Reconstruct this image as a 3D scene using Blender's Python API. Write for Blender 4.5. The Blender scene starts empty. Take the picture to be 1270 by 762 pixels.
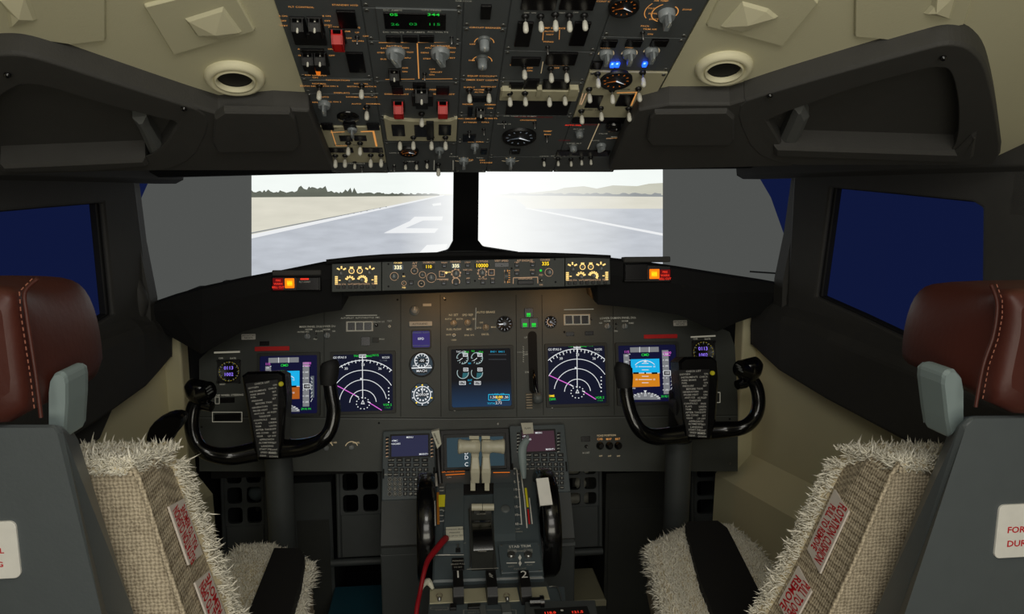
import bpy, math, random
from mathutils import Vector, Matrix
random.seed(7)
scn = bpy.context.scene
COL = scn.collection
R = math.radians
V = Vector
# ------------------------------------------------------------------ camera
F = 915.0; H = 1.40; PSI = R(5.9); PIT = R(8.76)
CAM = V((-0.097, 0.0, H))
fw = V((math.sin(PSI)*math.cos(PIT), math.cos(PSI)*math.cos(PIT), -math.sin(PIT)))
rt = V((math.cos(PSI), -math.sin(PSI), 0)); up = rt.cross(fw)
cd = bpy.data.cameras.new('camera'); cam = bpy.data.objects.new('camera', cd); COL.objects.link(cam)
cam.location = CAM; cam.rotation_euler = (math.pi/2-PIT, 0, -PSI)
cd.sensor_width = 36; cd.lens = F/1270*36; cd.clip_start = 0.02; cd.clip_end = 60
scn.camera = cam
scn.view_settings.view_transform = 'Standard'; scn.view_settings.look = 'None'
scn.view_settings.gamma = 1; scn.view_settings.use_curve_mapping = False; scn.view_settings.exposure = 0.0

def ray(x, y): return fw + rt*((x-635)/F) - up*((y-381)/F)
def onP(x, y, o, n):
    d = ray(x, y); return CAM + d*(((o-CAM).dot(n))/d.dot(n))
def onY(x, y, Y): return onP(x, y, V((0, Y, 0)), V((0, 1, 0)))
def onZ(x, y, Z): return onP(x, y, V((0, 0, Z)), V((0, 0, 1)))
def onX(x, y, X): return onP(x, y, V((X, 0, 0)), V((1, 0, 0)))

# ------------------------------------------------------------------ materials
def lin(c):
    r = []
    for v in c:
        v /= 255.0
        r.append(v/12.92 if v <= .04045 else ((v+.055)/1.055)**2.4)
    return tuple(r)+(1,)
MATS = {}
def mat(name, rgb, rough=.5, metal=0, em=None, es=0, var=.12, scale=40, bump=0, bscale=200, spec=None, coat=0):
    m = bpy.data.materials.new(name); m.use_nodes = True; nt = m.node_tree; b = nt.nodes['Principled BSDF']
    c = lin(rgb)
    tc = nt.nodes.new('ShaderNodeTexCoord'); nz = nt.nodes.new('ShaderNodeTexNoise')
    nz.inputs['Scale'].default_value = scale; nz.inputs['Detail'].default_value = 4
    nt.links.new(tc.outputs['Object'], nz.inputs['Vector'])
    mx = nt.nodes.new('ShaderNodeMix'); mx.data_type = 'RGBA'
    mx.inputs['A'].default_value = tuple(v*(1-var) for v in c[:3])+(1,)
    mx.inputs['B'].default_value = tuple(min(1, v*(1+var)) for v in c[:3])+(1,)
    nt.links.new(nz.outputs['Fac'], mx.inputs['Factor']); nt.links.new(mx.outputs['Result'], b.inputs['Base Color'])
    b.inputs['Roughness'].default_value = rough; b.inputs['Metallic'].default_value = metal
    if spec is not None: b.inputs['Specular IOR Level'].default_value = spec
    if coat: b.inputs['Coat Weight'].default_value = coat
    if em:
        b.inputs['Emission Color'].default_value = lin(em); b.inputs['Emission Strength'].default_value = es
    if bump:
        n2 = nt.nodes.new('ShaderNodeTexNoise'); n2.inputs['Scale'].default_value = bscale
        nt.links.new(tc.outputs['Object'], n2.inputs['Vector'])
        bp = nt.nodes.new('ShaderNodeBump'); bp.inputs['Strength'].default_value = bump; bp.inputs['Distance'].default_value = .002
        nt.links.new(n2.outputs['Fac'], bp.inputs['Height']); nt.links.new(bp.outputs['Normal'], b.inputs['Normal'])
    MATS[name] = m; return m
def glow(name, rgb, s=1.0): return mat(name, (8, 8, 8), .6, em=rgb, es=s, var=0, spec=.15)

mat('panel', (68, 72, 72), .55, var=.1, bump=.15, bscale=400)
mat('module', (80, 84, 85), .5, var=.08, bump=.1, bscale=500)
mat('mip', (66, 70, 66), .55, var=.1, bump=.12, bscale=400)
mat('mipdark', (50, 52, 49), .6)
mat('quad', (78, 88, 92), .4, var=.08)
mat('cream_panel', (186, 180, 150), .5, var=.06)
mat('black', (14, 14, 15), .45, var=.2)
mat('gloss', (10, 10, 11), .22, var=.1, coat=.4)
mat('matte', (20, 20, 21), .85, var=.2)
mat('hood', (13, 13, 14), .9, var=.25, bump=.3, bscale=500)
mat('rubber', (22, 22, 23), .7)
mat('slot', (4, 4, 4), .8)
mat('indicator', (9, 7, 9), .25)
mat('white', (205, 203, 190), .4, var=.05)
mat('cream', (200, 195, 172), .4, var=.05)
mat('greyknob', (128, 134, 136), .4, var=.08)
mat('greydk', (95, 100, 100), .45, var=.08)
mat('steel', (150, 150, 148), .3, metal=.9, var=.1)
mat('screw', (120, 120, 115), .4, metal=.7)
mat('red', (190, 24, 22), .35, var=.08)
mat('redlabel', (215, 16, 16), .6)
mat('redcord', (150, 16, 28), .5)
mat('liner', (206, 201, 168), .65, var=.04, scale=8, bump=.12, bscale=300)
mat('linerlite', (226, 220, 186), .6, var=.03)
mat('shroud', (59, 58, 55), .7, var=.12, bump=.2, bscale=350)
mat('shroudlite', (88, 90, 88), .65, var=.1)
mat('sidewall', (226, 218, 178), .6, var=.05, scale=10)
mat('shell', (82, 88, 90), .42, var=.06, bump=.08, bscale=300)
mat('armgrey', (128, 142, 142), .5, var=.05)
mat('leather', (72, 30, 21), .5, var=.25, scale=14, bump=.15, bscale=120)
mat('stitch', (150, 92, 72), .7)
mat('fur', (244, 238, 222), .9, var=.12, scale=60)
mat('furbase', (214, 200, 168), .95, var=.15, scale=80, bump=.8, bscale=90)
mat('label', (225, 215, 205), .6, var=.04)
mat('labelred', (200, 12, 30), .6)
mat('strap', (16, 14, 14), .9, var=.2)
mat('floor', (58, 60, 60), .7)
mat('carpet', (34, 34, 35), .95, var=.3)
mat('heel', (38, 84, 100), .4, var=.2, scale=6)  # teal reflection on the left plate, painted into its base colour
mat('heel_reflection', (150, 146, 122), .6, var=.1, scale=6)  # cream reflection on the right plate, painted into its base colour
mat('tagw', (210, 208, 190), .6)
mat('knobbrown', (150, 138, 118), .5)
mat('yelpaint', (200, 190, 40), .5, em=(200, 190, 30), es=.12)
mat('amberpaint', (190, 120, 40), .5)
mat('whitepaint', (230, 228, 220), .5)
mat('dimpaint', (170, 168, 158), .5)
# emitters
glow('amber', (250, 172, 92), .62)
glow('amberhi', (255, 190, 70), 1.3)
glow('warm', (255, 214, 130), 1.3)
glow('warmdim', (245, 198, 155), .5)
glow('lcdwhite', (255, 244, 190), 1.3)
glow('lcdyel', (255, 214, 40), 1.2)
glow('amberdimn', (235, 130, 50), .35)
glow('ringyel', (200, 180, 60), .35)
glow('green', (40, 235, 70), .8)
glow('greendim', (30, 190, 70), .5)
glow('blueled', (20, 70, 255), 4.0)
glow('bluewhite', (140, 190, 255), 2.0)
glow('orangetile', (255, 120, 10), 1.4)
glow('orangecore', (255, 190, 20), 1.6)
glow('redtile', (150, 12, 20), .4)
glow('redtext', (255, 60, 40), .9)
glow('scrnd', (14, 18, 40), .9)
glow('scrpfd', (13, 14, 48), 1.0)
glow('cyan', (40, 190, 235), .9)
glow('sky2', (24, 172, 228), 1.0)
glow('earth', (176, 92, 30), .9)
glow('earth2', (205, 126, 26), 1.0)
glow('gwhite', (235, 238, 240), .9)
glow('ggrey', (140, 142, 146), .7)
glow('gdim', (110, 118, 125), .6)
glow('magenta', (230, 110, 225), .9)
glow('violet', (150, 120, 255), 1.1)
glow('eicasline', (190, 215, 215), .7)
glow('teal', (50, 120, 130), .6)
glow('cduscr', (58, 60, 92), .55)
glow('cduscr2', (72, 48, 58), .75)
glow('ldu', (62, 84, 94), .55)
glow('purple', (62, 52, 120), .7)
glow('isfd', (60, 74, 84), .7)
glow('orangeglow', (235, 120, 30), .8)
glow('dimlegend', (190, 185, 165), .4)
glow('midlegend', (230, 205, 160), .45)
glow('blueside', (14, 22, 56), 1.0)
glow('greyproj', (82, 84, 82), .9)

def grad_screen(name, ca, cb, pts, s):
    """display background whose picture is lighter towards one edge (as broadcast on the screen)"""
    m = mat(name, (8, 8, 8), .6, spec=.2, em=ca, es=s, var=0); nt = m.node_tree; b = nt.nodes['Principled BSDF']
    tc = nt.nodes.new('ShaderNodeTexCoord'); sp = nt.nodes.new('ShaderNodeSeparateXYZ'); nt.links.new(tc.outputs['Generated'], sp.inputs[0])
    cr = nt.nodes.new('ShaderNodeValToRGB'); nt.links.new(sp.outputs[1], cr.inputs[0])
    e = cr.color_ramp.elements; e[0].position = pts[0]; e[0].color = lin(ca); e[1].position = pts[1]; e[1].color = lin(cb)
    nt.links.new(cr.outputs[0], b.inputs['Emission Color']); return m

# woven tweed
def tweed():
    m = bpy.data.materials.new('tweed'); m.use_nodes = True; nt = m.node_tree; b = nt.nodes['Principled BSDF']; b.inputs['Roughness'].default_value = .95
    tc = nt.nodes.new('ShaderNodeTexCoord')
    outs = []
    for d, rot in (('X', 0), ('Z', 0)):
        w = nt.nodes.new('ShaderNodeTexWave'); w.wave_type = 'BANDS'; w.bands_direction = d; w.inputs['Scale'].default_value = 62
        w.inputs['Distortion'].default_value = 4; w.inputs['Detail'].default_value = 3; w.inputs['Detail Scale'].default_value = 3
        nt.links.new(tc.outputs['Object'], w.inputs['Vector']); outs.append(w.outputs['Fac'])
    w = nt.nodes.new('ShaderNodeTexWave'); w.bands_direction = 'Y'; w.inputs['Scale'].default_value = 62; w.inputs['Distortion'].default_value = 2.5
    nt.links.new(tc.outputs['Object'], w.inputs['Vector'])
    a = nt.nodes.new('ShaderNodeMath'); a.operation = 'ADD'; nt.links.new(outs[0], a.inputs[0]); nt.links.new(outs[1], a.inputs[1])
    a2 = nt.nodes.new('ShaderNodeMath'); a2.operation = 'ADD'; nt.links.new(a.outputs[0], a2.inputs[0]); nt.links.new(w.outputs['Fac'], a2.inputs[1])
    n = nt.nodes.new('ShaderNodeTexNoise'); n.inputs['Scale'].default_value = 150; nt.links.new(tc.outputs['Object'], n.inputs['Vector'])
    a3 = nt.nodes.new('ShaderNodeMath'); a3.operation = 'ADD'; nt.links.new(a2.outputs[0], a3.inputs[0]); nt.links.new(n.outputs['Fac'], a3.inputs[1])
    mr = nt.nodes.new('ShaderNodeMapRange'); mr.inputs['From Min'].default_value = .6; mr.inputs['From Max'].default_value = 3.3
    nt.links.new(a3.outputs[0], mr.inputs['Value'])
    cr = nt.nodes.new('ShaderNodeValToRGB'); nt.links.new(mr.outputs[0], cr.inputs[0])
    cr.color_ramp.elements[0].color = lin((110, 97, 77)); cr.color_ramp.elements[1].color = lin((218, 203, 176))
    nt.links.new(cr.outputs[0], b.inputs['Base Color'])
    bp = nt.nodes.new('ShaderNodeBump'); bp.inputs['Strength'].default_value = .6; bp.inputs['Distance'].default_value = .002
    nt.links.new(mr.outputs[0], bp.inputs['Height']); nt.links.new(bp.outputs['Normal'], b.inputs['Normal'])
    MATS['tweed'] = m
tweed()

# ------------------------------------------------------------------ mesh builder
_txt = {}
def text_geo(s, bold=False):
    if (s, bold) in _txt: return _txt[(s, bold)]
    c = bpy.data.curves.new('t', 'FONT'); c.body = s; c.resolution_u = 2; c.size = 1; c.offset = .022 if bold else .004; c.align_x = 'CENTER'; c.align_y = 'CENTER'
    o = bpy.data.objects.new('t', c); COL.objects.link(o)
    bpy.context.view_layer.update()
    dg = bpy.context.evaluated_depsgraph_get()
    me = o.evaluated_get(dg).to_mesh()
    g = ([tuple(v.co) for v in me.vertices], [tuple(p.vertices) for p in me.polygons])
    o.evaluated_get(dg).to_mesh_clear()
    bpy.data.objects.remove(o); bpy.data.curves.remove(c)
    _txt[(s, bold)] = g; return g

def rrect(x0, y0, x1, y1, r=0, seg=3):
    if x0 > x1: x0, x1 = x1, x0
    if y0 > y1: y0, y1 = y1, y0
    if r <= 0: return [(x0, y0), (x1, y0), (x1, y1), (x0, y1)]
    r = min(r, (x1-x0)/2.01, (y1-y0)/2.01); p = []
    for cx, cy, a0 in ((x1-r, y0+r, -90), (x1-r, y1-r, 0), (x0+r, y1-r, 90), (x0+r, y0+r, 180)):
        for i in range(seg+1):
            a = R(a0+90*i/seg); p.append((cx+r*math.cos(a), cy+r*math.sin(a)))
    return p
def inset(poly, d):
    n = len(poly); out = []
    A = sum(poly[i][0]*poly[(i+1) % n][1]-poly[(i+1) % n][0]*poly[i][1] for i in range(n))
    s = 1 if A > 0 else -1
    for i in range(n):
        p0 = V(poly[i-1]); p1 = V(poly[i]); p2 = V(poly[(i+1) % n])
        e1 = (p1-p0); e2 = (p2-p1)
        if e1.length < 1e-9 or e2.length < 1e-9: out.append(tuple(p1)); continue
        e1.normalize(); e2.normalize()
        n1 = V((-e1.y, e1.x))*s; n2 = V((-e2.y, e2.x))*s
        m = n1+n2
        m = m/max(.3, m.dot(m)/2) if m.length > 1e-6 else n1
        out.append(tuple(p1+m*d))
    return out

def chaikin(p):
    o = []
    for i in range(len(p)):
        a = p[i]; b = p[(i+1) % len(p)]; o += [(a[0]*.78+b[0]*.22, a[1]*.78+b[1]*.22), (a[0]*.22+b[0]*.78, a[1]*.22+b[1]*.78)]
    return o

class MB:
    def __init__(s): s.v = []; s.f = []; s.m = []; s.s = []; s.names = []
    def mi(s, name):
        if name not in s.names: s.names.append(name)
        return s.names.index(name)
    def add(s, vs, fs, m, smooth=False, xf=None):
        k = len(s.v); i = s.mi(m)
        if xf is not None: vs = [xf @ V(v) for v in vs]
        s.v += [tuple(v) for v in vs]
        for f in fs: s.f.append(tuple(k+a for a in f)); s.m.append(i); s.s.append(smooth)
        return s
    def poly(s, pts, m, xf=None): return s.add(pts, [tuple(range(len(pts)))], m, False, xf)
    def flat(s, p2, h, m): return s.poly([(a, b, h) for a, b in p2], m)
    def prism(s, p2, z0, z1, m, ch=0, xf=None, mtop=None):
        """2-D outline in local x,y raised z0..z1 with an optional chamfer on its top"""
        n = len(p2); A = sum(p2[i][0]*p2[(i+1) % n][1]-p2[(i+1) % n][0]*p2[i][1] for i in range(n))
        if A < 0: p2 = list(reversed(p2))
        rings = [[(a, b, z0) for a, b in p2]]
        if ch:
            rings.append([(a, b, z1-ch if z1 > z0 else z1+ch) for a, b in p2]); rings.append([(a, b, z1) for a, b in inset(p2, ch)])
        else: rings.append([(a, b, z1) for a, b in p2])
        return s.rings(rings, m, xf=xf, mtop=mtop)
    def rings(s, rings, m, smooth=False, cap=True, xf=None, mtop=None, closed=True):
        n = len(rings[0]); vs = [p for r in rings for p in r]; fs = []
        for k in range(len(rings)-1):
            for i in range(n if closed else n-1):
                j = (i+1) % n; fs.append((k*n+i, k*n+j, (k+1)*n+j, (k+1)*n+i))
        s.add(vs, fs, m, smooth, xf)
        if cap:
            s.add(rings[0][::-1], [tuple(range(n))], m, False, xf); s.add(rings[-1], [tuple(range(n))], mtop or m, False, xf)
        return s
    def box(s, x0, x1, y0, y1, z0, z1, m, ch=0, xf=None, mtop=None): return s.prism(rrect(x0, y0, x1, y1), z0, z1, m, ch, xf, mtop)
    def lathe(s, prof, m, c=(0, 0, 0), seg=16, xf=None, smooth=True, flute=0, cap=True):
        """profile of (r,z) about local z"""
        rings = []
        for r, z in prof:
            rings.append([(c[0]+(r*(1-(flute if i % 2 else 0)))*math.cos(2*math.pi*i/seg), c[1]+(r*(1-(flute if i % 2 else 0)))*math.sin(2*math.pi*i/seg), c[2]+z) for i in range(seg)])
        return s.rings(rings, m, smooth, cap, xf)
    def disc(s, c, r, h, m, seg=20): return s.flat([(c[0]+r*math.cos(2*math.pi*i/seg), c[1]+r*math.sin(2*math.pi*i/seg)) for i in range(seg)], h, m)
    def tube(s, pts, rad, m, seg=10, smooth=True, sub=6, flat=None, cap=True):
        pts = [V(p) for p in pts]; n = len(pts)
        if not isinstance(rad, (list, tuple)): rad = [rad]*n
        P = []; Q = []
        if sub > 1 and n > 2:
            for i in range(n-1):
                p0 = pts[max(i-1, 0)]; p1 = pts[i]; p2 = pts[i+1]; p3 = pts[min(i+2, n-1)]
                for k in range(sub):
                    t = k/sub
                    P.append(.5*((2*p1)+(p2-p0)*t+(2*p0-5*p1+4*p2-p3)*t*t+(3*p1-p0-3*p2+p3)*t**3)); Q.append(rad[i]*(1-t)+rad[i+1]*t)
            P.append(pts[-1]); Q.append(rad[-1])
        else: P = pts; Q = rad
        rings = []; nrm = None
        for i, p in enumerate(P):
            t = (P[min(i+1, len(P)-1)]-P[max(i-1, 0)]).normalized()
            if nrm is None:
                a = V((0, 0, 1)) if abs(t.z) < .9 else V((1, 0, 0)); nrm = (a-t*a.dot(t)).normalized()
            else: nrm = (nrm-t*nrm.dot(t)).normalized()
            b = t.cross(nrm); w = 1 if not flat else flat
            rings.append([p+nrm*(Q[i]*math.cos(2*math.pi*k/seg))+b*(Q[i]*w*math.sin(2*math.pi*k/seg)) for k in range(seg)])
        return s.rings(rings, m, smooth, cap)
    def text(s, t, c, size, m, h=0, rot=0, sx=1):
        vs, fs = text_geo(t, m in ('labelred', 'lcdwhite', 'lcdyel', 'redtext'))
        if not vs: return s
        ca, sa = math.cos(rot), math.sin(rot)
        return s.add([(c[0]+size*(x*sx*ca-y*sa), c[1]+size*(x*sx*sa+y*ca), h) for x, y, z in vs], fs, m)
    def build(s, name, parent=None, loc=None, bevel=0, sub=0, mw=None):
        me = bpy.data.meshes.new(name); me.from_pydata(s.v, [], s.f)
        for n in s.names: me.materials.append(MATS[n])
        me.polygons.foreach_set('material_index', s.m); me.polygons.foreach_set('use_smooth', s.s); me.update()
        o = bpy.data.objects.new(name, me); COL.objects.link(o)
        if parent: o.parent = parent
        if loc is not None: o.location = loc
        if mw is not None: o.matrix_world = mw
        if bevel:
            b = o.modifiers.new('bevel', 'BEVEL'); b.width = bevel; b.segments = 2; b.limit_method = 'ANGLE'; b.angle_limit = R(40)
        if sub:
            b = o.modifiers.new('sub', 'SUBSURF'); b.levels = sub; b.render_levels = sub
        return o

def tag(o, label=None, cat=None, group=None, kind=None):
    if label: o['label'] = label
    if cat: o['category'] = cat
    if group: o['group'] = group
    if kind: o['kind'] = kind
    return o
def empty(name, mw=None, label=None, cat=None, group=None):
    o = bpy.data.objects.new(name, None); COL.objects.link(o); o.empty_display_size = .05
    if mw is not None: o.matrix_world = mw
    return tag(o, label, cat, group)
def dup(src, loc, parent, rot=None, name=None):
    o = src.copy(); COL.objects.link(o); o.parent = parent; o.location = loc
    if rot: o.rotation_euler = rot
    for ch in list(src.children):
        c = ch.copy(); COL.objects.link(c); c.parent = o
    return o
def struct(o): o['kind'] = 'structure'; return o

class Frame:
    """a real flat surface in the cockpit with local axes u (right), v (up the surface), n (out of it)"""
    def __init__(s, o, u, v):
        s.o = V(o); s.u = V(u).normalized(); s.v = V(v).normalized(); s.n = s.u.cross(s.v)
        s.M = Matrix((( s.u.x, s.v.x, s.n.x, s.o.x), (s.u.y, s.v.y, s.n.y, s.o.y), (s.u.z, s.v.z, s.n.z, s.o.z), (0, 0, 0, 1)))
    def p(s, x, y, h=0):
        q = onP(x, y, s.o+s.n*h, s.n)-s.o; return (q.dot(s.u), q.dot(s.v))
    def p3(s, x, y, h=0): a, b = s.p(x, y, h); return (a, b, h)
    def k(s, x, y): return (V(s.p(x+1, y))-V(s.p(x-1, y))).length/2
    def rect(s, x0, y0, x1, y1, h=0):
        """axis-aligned local rectangle spanned by two photo points"""
        ym = (y0+y1)/2; xm = (x0+x1)/2
        a0 = s.p(x0, ym, h)[0]; a1 = s.p(x1, ym, h)[0]; b1 = s.p(xm, y0, h)[1]; b0 = s.p(xm, y1, h)[1]
        return a0, b0, a1, b1
    def pl(s, pts, h=0): return [s.p(x, y, h) for x, y in pts]
class Draw:
    """flat graphics printed or shown on a frame, given where the photo shows them"""
    def __init__(s, fr, h): s.fr = fr; s.h = h; s.mb = MB(); s.n = 0
    def hh(s): s.n += 1; return s.h+s.n*2e-6
    def line(s, pts, w, m):
        L = [V(s.fr.p(x, y, s.h)) for x, y in pts]; k = s.fr.k(*pts[0])*w/2
        for i in range(len(L)-1):
            d = L[i+1]-L[i]
            if d.length < 1e-9: continue
            d.normalize(); n = V((-d.y, d.x))*k; e = d*k*.5
            s.mb.flat([tuple(L[i]-e-n), tuple(L[i+1]+e-n), tuple(L[i+1]+e+n), tuple(L[i]-e+n)], s.hh(), m)
        return s
    def rect(s, x0, y0, x1, y1, m, r=0):
        a0, b0, a1, b1 = s.fr.rect(x0, y0, x1, y1, s.h); s.mb.flat(rrect(a0, b0, a1, b1, r*s.fr.k(x0, y0)), s.hh(), m); return s
    def frame(s, x0, y0, x1, y1, w, m): return s.line([(x0, y0), (x1, y0), (x1, y1), (x0, y1), (x0, y0)], w, m)
    def arc(s, x, y, r, a0, a1, w, m, n=24, dash=None):
        c = V(s.fr.p(x, y, s.h)); k = s.fr.k(x, y); hz = s.hh()
        for i in range(n):
            if dash and i % dash: continue
            t0 = R(a0+(a1-a0)*i/n); t1 = R(a0+(a1-a0)*(i+1)/n); r0 = (r-w/2)*k; r1 = (r+w/2)*k
            s.mb.flat([(c.x+q*math.cos(t), c.y+q*math.sin(t)) for q, t in ((r0, t0), (r1, t0), (r1, t1), (r0, t1))], hz, m)
        return s
    def disc(s, x, y, r, m): s.mb.disc(s.fr.p(x, y, s.h), r*s.fr.k(x, y), s.hh(), m); return s
    def poly(s, pts, m): s.mb.flat(s.fr.pl(pts, s.h), s.hh(), m); return s
    def text(s, t, x, y, size, m, rot=0, sx=1): s.mb.text(t, s.fr.p(x, y, s.h), size*s.fr.k(x, y)*1.35, m, s.hh(), rot, sx); return s
    def build(s, name, parent): return s.mb.build(name, parent)
# ================================================================== THE ROOM
def slabm(name, x0, x1, y0, y1, z0, z1, m): return struct(MB().box(x0, x1, y0, y1, z0, z1, m).build(name))
slabm('floor', -3.2, 3.2, -2.2, 5.4, -.1, 0, 'floor')
slabm('ceiling', -3.2, 3.2, -2.2, 5.4, 2.7, 2.8, 'matte')
slabm('wall_front', -3.2, 3.2, 5.3, 5.4, 0, 2.7, 'matte')
slabm('wall_left', -3.3, -3.2, -2.2, 5.4, 0, 2.7, 'matte')
slabm('wall_right', 3.2, 3.3, -2.2, 5.4, 0, 2.7, 'matte')
slabm('wall_back', -3.2, 3.2, -2.3, -2.2, 0, 2.7, 'liner')

# ------------------------------------------------------------------ projection screen (curved) and its picture
CC = V((0, 1.2)); CR = 2.6
def onC(px, py, r=CR):
    d = ray(px, py); a = d.x*d.x+d.y*d.y; ox = CAM.x-CC.x; oy = CAM.y-CC.y
    b = 2*(ox*d.x+oy*d.y); c = ox*ox+oy*oy-r*r; t = (-b+math.sqrt(b*b-4*a*c))/(2*a); return CAM+d*t
def interp(pl, x):
    for (a, b), (c, d) in zip(pl, pl[1:]):
        if a <= x <= c: return b+(d-b)*(x-a)/(c-a) if c > a else b
    return pl[0][1] if x < pl[0][0] else pl[-1][1]
def strip(mb, top, bot, m, off, x0=None, x1=None, n=24, th=0):
    x0 = top[0][0] if x0 is None else x0; x1 = top[-1][0] if x1 is None else x1
    xs = sorted(set([x0+(x1-x0)*i/n for i in range(n+1)]+[p[0] for p in top+bot if x0 <= p[0] <= x1]))
    A = [onC(x, interp(top, x), CR-off) for x in xs]; B = [onC(x, interp(bot, x), CR-off) for x in xs]; k = len(xs)
    if not th: mb.add(A+B, [(k+i, k+i+1, i+1, i) for i in range(k-1)], m)
    else:
        A2 = [onC(x, interp(top, x), CR-off+th) for x in xs]; B2 = [onC(x, interp(bot, x), CR-off+th) for x in xs]
        mb.rings([[A[i], A2[i], B2[i], B[i]] for i in range(k)], m)
scr = MB()
strip(scr, [(120, 400), (150, 302), (168, 262), (185, 224), (202, 150), (900, 150), (935, 209), (956, 245), (972, 290), (985, 345), (990, 420)],
      [(120, 400), (990, 460)], 'greyproj', 0, n=60, th=.03)
screen = scr.build('projection_screen')
tag(screen, 'curved projection screen beyond the windshield showing a runway in daylight', 'projection screen')
rail = MB(); rail.tube([onC(x, y, CR-.02) for x, y in ((930, 337), (960, 339), (984, 341))], .004, 'shroudlite', sub=1)
rail.build('lower_rail', screen)
def picmat(name, rgb, s, streak=None):
    m = mat(name, (5, 5, 5), .8, em=rgb, es=s, var=0); nt = m.node_tree; b = nt.nodes['Principled BSDF']
    tc = nt.nodes.new('ShaderNodeTexCoord'); sp = nt.nodes.new('ShaderNodeSeparateXYZ'); nt.links.new(tc.outputs['Object'], sp.inputs[0])
    # over-exposed middle of the projected picture (its own content)
    mr = nt.nodes.new('ShaderNodeValToRGB'); mp = nt.nodes.new('ShaderNodeMapRange'); mp.inputs['From Min'].default_value = -1.4; mp.inputs['From Max'].default_value = 1.4
    nt.links.new(sp.outputs[0], mp.inputs['Value']); nt.links.new(mp.outputs[0], mr.inputs[0])
    e = mr.color_ramp.elements; e[0].position = .40; e[0].color = (0, 0, 0, 1); e[1].position = .53; e[1].color = (1, 1, 1, 1)
    e2 = mr.color_ramp.elements.new(.62); e2.color = (.8, .8, .8, 1); e3 = mr.color_ramp.elements.new(.82); e3.color = (.05, .05, .05, 1)
    nz = nt.nodes.new('ShaderNodeTexNoise'); nz.inputs['Scale'].default_value = 7; nz.inputs['Detail'].default_value = 6
    mpg = nt.nodes.new('ShaderNodeMapping'); mpg.inputs['Scale'].default_value = (1, 1, 5); nt.links.new(tc.outputs['Object'], mpg.inputs[0]); nt.links.new(mpg.outputs[0], nz.inputs['Vector'])
    mx = nt.nodes.new('ShaderNodeMix'); mx.data_type = 'RGBA'; c = lin(rgb)
    k = streak or .06
    mx.inputs['A'].default_value = tuple(v*(1-k) for v in c[:3])+(1,); mx.inputs['B'].default_value = tuple(v*(1+k) for v in c[:3])+(1,)
    nt.links.new(nz.outputs['Fac'], mx.inputs['Factor'])
    m2 = nt.nodes.new('ShaderNodeMix'); m2.data_type = 'RGBA'; m2.inputs['B'].default_value = (1.05, 1.06, 1.03, 1)
    nt.links.new(mr.outputs[0], m2.inputs['Factor']); nt.links.new(mx.outputs['Result'], m2.inputs['A']); nt.links.new(m2.outputs['Result'], b.inputs['Emission Color'])
picmat('p_sky', (244, 250, 246), 1.0, .03); picmat('p_grass', (218, 215, 200), 1.0, .12); picmat('p_tarmac', (190, 195, 203), 1.0, .2)
picmat('p_line', (236, 238, 240), 1.0, .01); picmat('p_tree', (98, 102, 92), 1.0, .3); picmat('p_hill', (196, 196, 180), 1.0, .1); picmat('p_mark', (222, 226, 236), 1.0, .02)
picmat('p_shade', (140, 144, 146), 1.0, .05)
pic = MB(); X0, X1 = 312, 822
strip(pic, [(X0, 140), (X1, 140)], [(X0, 246), (X1, 243)], 'p_sky', .004, n=40)
strip(pic, [(X0, 245), (551, 241), (600, 241), (X1, 242)], [(X0, 300), (551, 243), (600, 242.5), (640, 251), (655, 262), (X1, 262)], 'p_grass', .005, n=40)
strip(pic, [(X0, 296), (551, 242.5), (600, 242), (640, 247), (655, 259), (X1, 259)], [(X0, 430), (X1, 430)], 'p_tarmac', .006, n=60)
strip(pic, [(X0, 291), (551, 241.5)], [(X0, 296), (551, 242.8)], 'p_line', .008, n=30)
strip(pic, [(X0, 288.5), (480, 256)], [(X0, 290), (480, 257)], 'p_shade', .008, n=30)
strip(pic, [(652, 257.5), (X1, 289.5)], [(652, 259), (X1, 292.5)], 'p_line', .008, n=30)
tt = [(X0, 236)]; x = X0
while x < 545:
    f = 1-(x-X0)/240; hgt = 7*f+3+(6 if 368 < x < 402 else 0)+(5 if 425 < x < 445 and int(x) % 5 < 3 else 0)
    x += random.uniform(1.5, 4); tt.append((x, 245-(x-X0)*.006-hgt*random.uniform(.6, 1.05)))
tt[-1] = (545, 241)
strip(pic, tt, [(X0, 245), (545, 243)], 'p_tree', .008, n=4)
hh = [(640, 241), (690, 236), (700, 233), (724, 231), (740, 234), (760, 230), (790, 231), (805, 228), (X1, 227)]
strip(pic, hh, [(640, 241.5), (X1, 243)], 'p_hill', .007, n=20)
strip(pic, [(620, 241.2), (X1, 242.2)], [(620, 242.4), (X1, 244.2)], 'p_shade', .009, n=20)
tt = [(620+i*4, 241.5-random.uniform(0, 2.4)) for i in range(51)]
strip(pic, tt, [(620, 242), (X1, 243)], 'p_shade', .0095, n=4)
def z1(x, y): return (160+x/2.886, 200+y/2.886)
def quadc(pts, m, off=.01): pic.poly([onC(x, y, CR-off) for x, y in pts], m)
quadc([z1(1022, 199), z1(1124, 198), z1(1120, 212), z1(1006, 213)], 'p_line')
quadc([z1(1022, 207), z1(1056, 211), z1(985, 242), z1(912, 257)], 'p_line', .0105)
quadc([z1(912, 258), z1(975, 240), z1(1108, 241), z1(1094, 257)], 'p_line', .011)
quadc([z1(1085, 153), z1(1116, 149), z1(1118, 157), z1(1088, 161)], 'p_line')
quadc([z1(1066, 300), z1(1140, 297), z1(1130, 330), z1(1030, 338)], 'p_line')
pic.build('projected_picture', screen)

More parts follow.
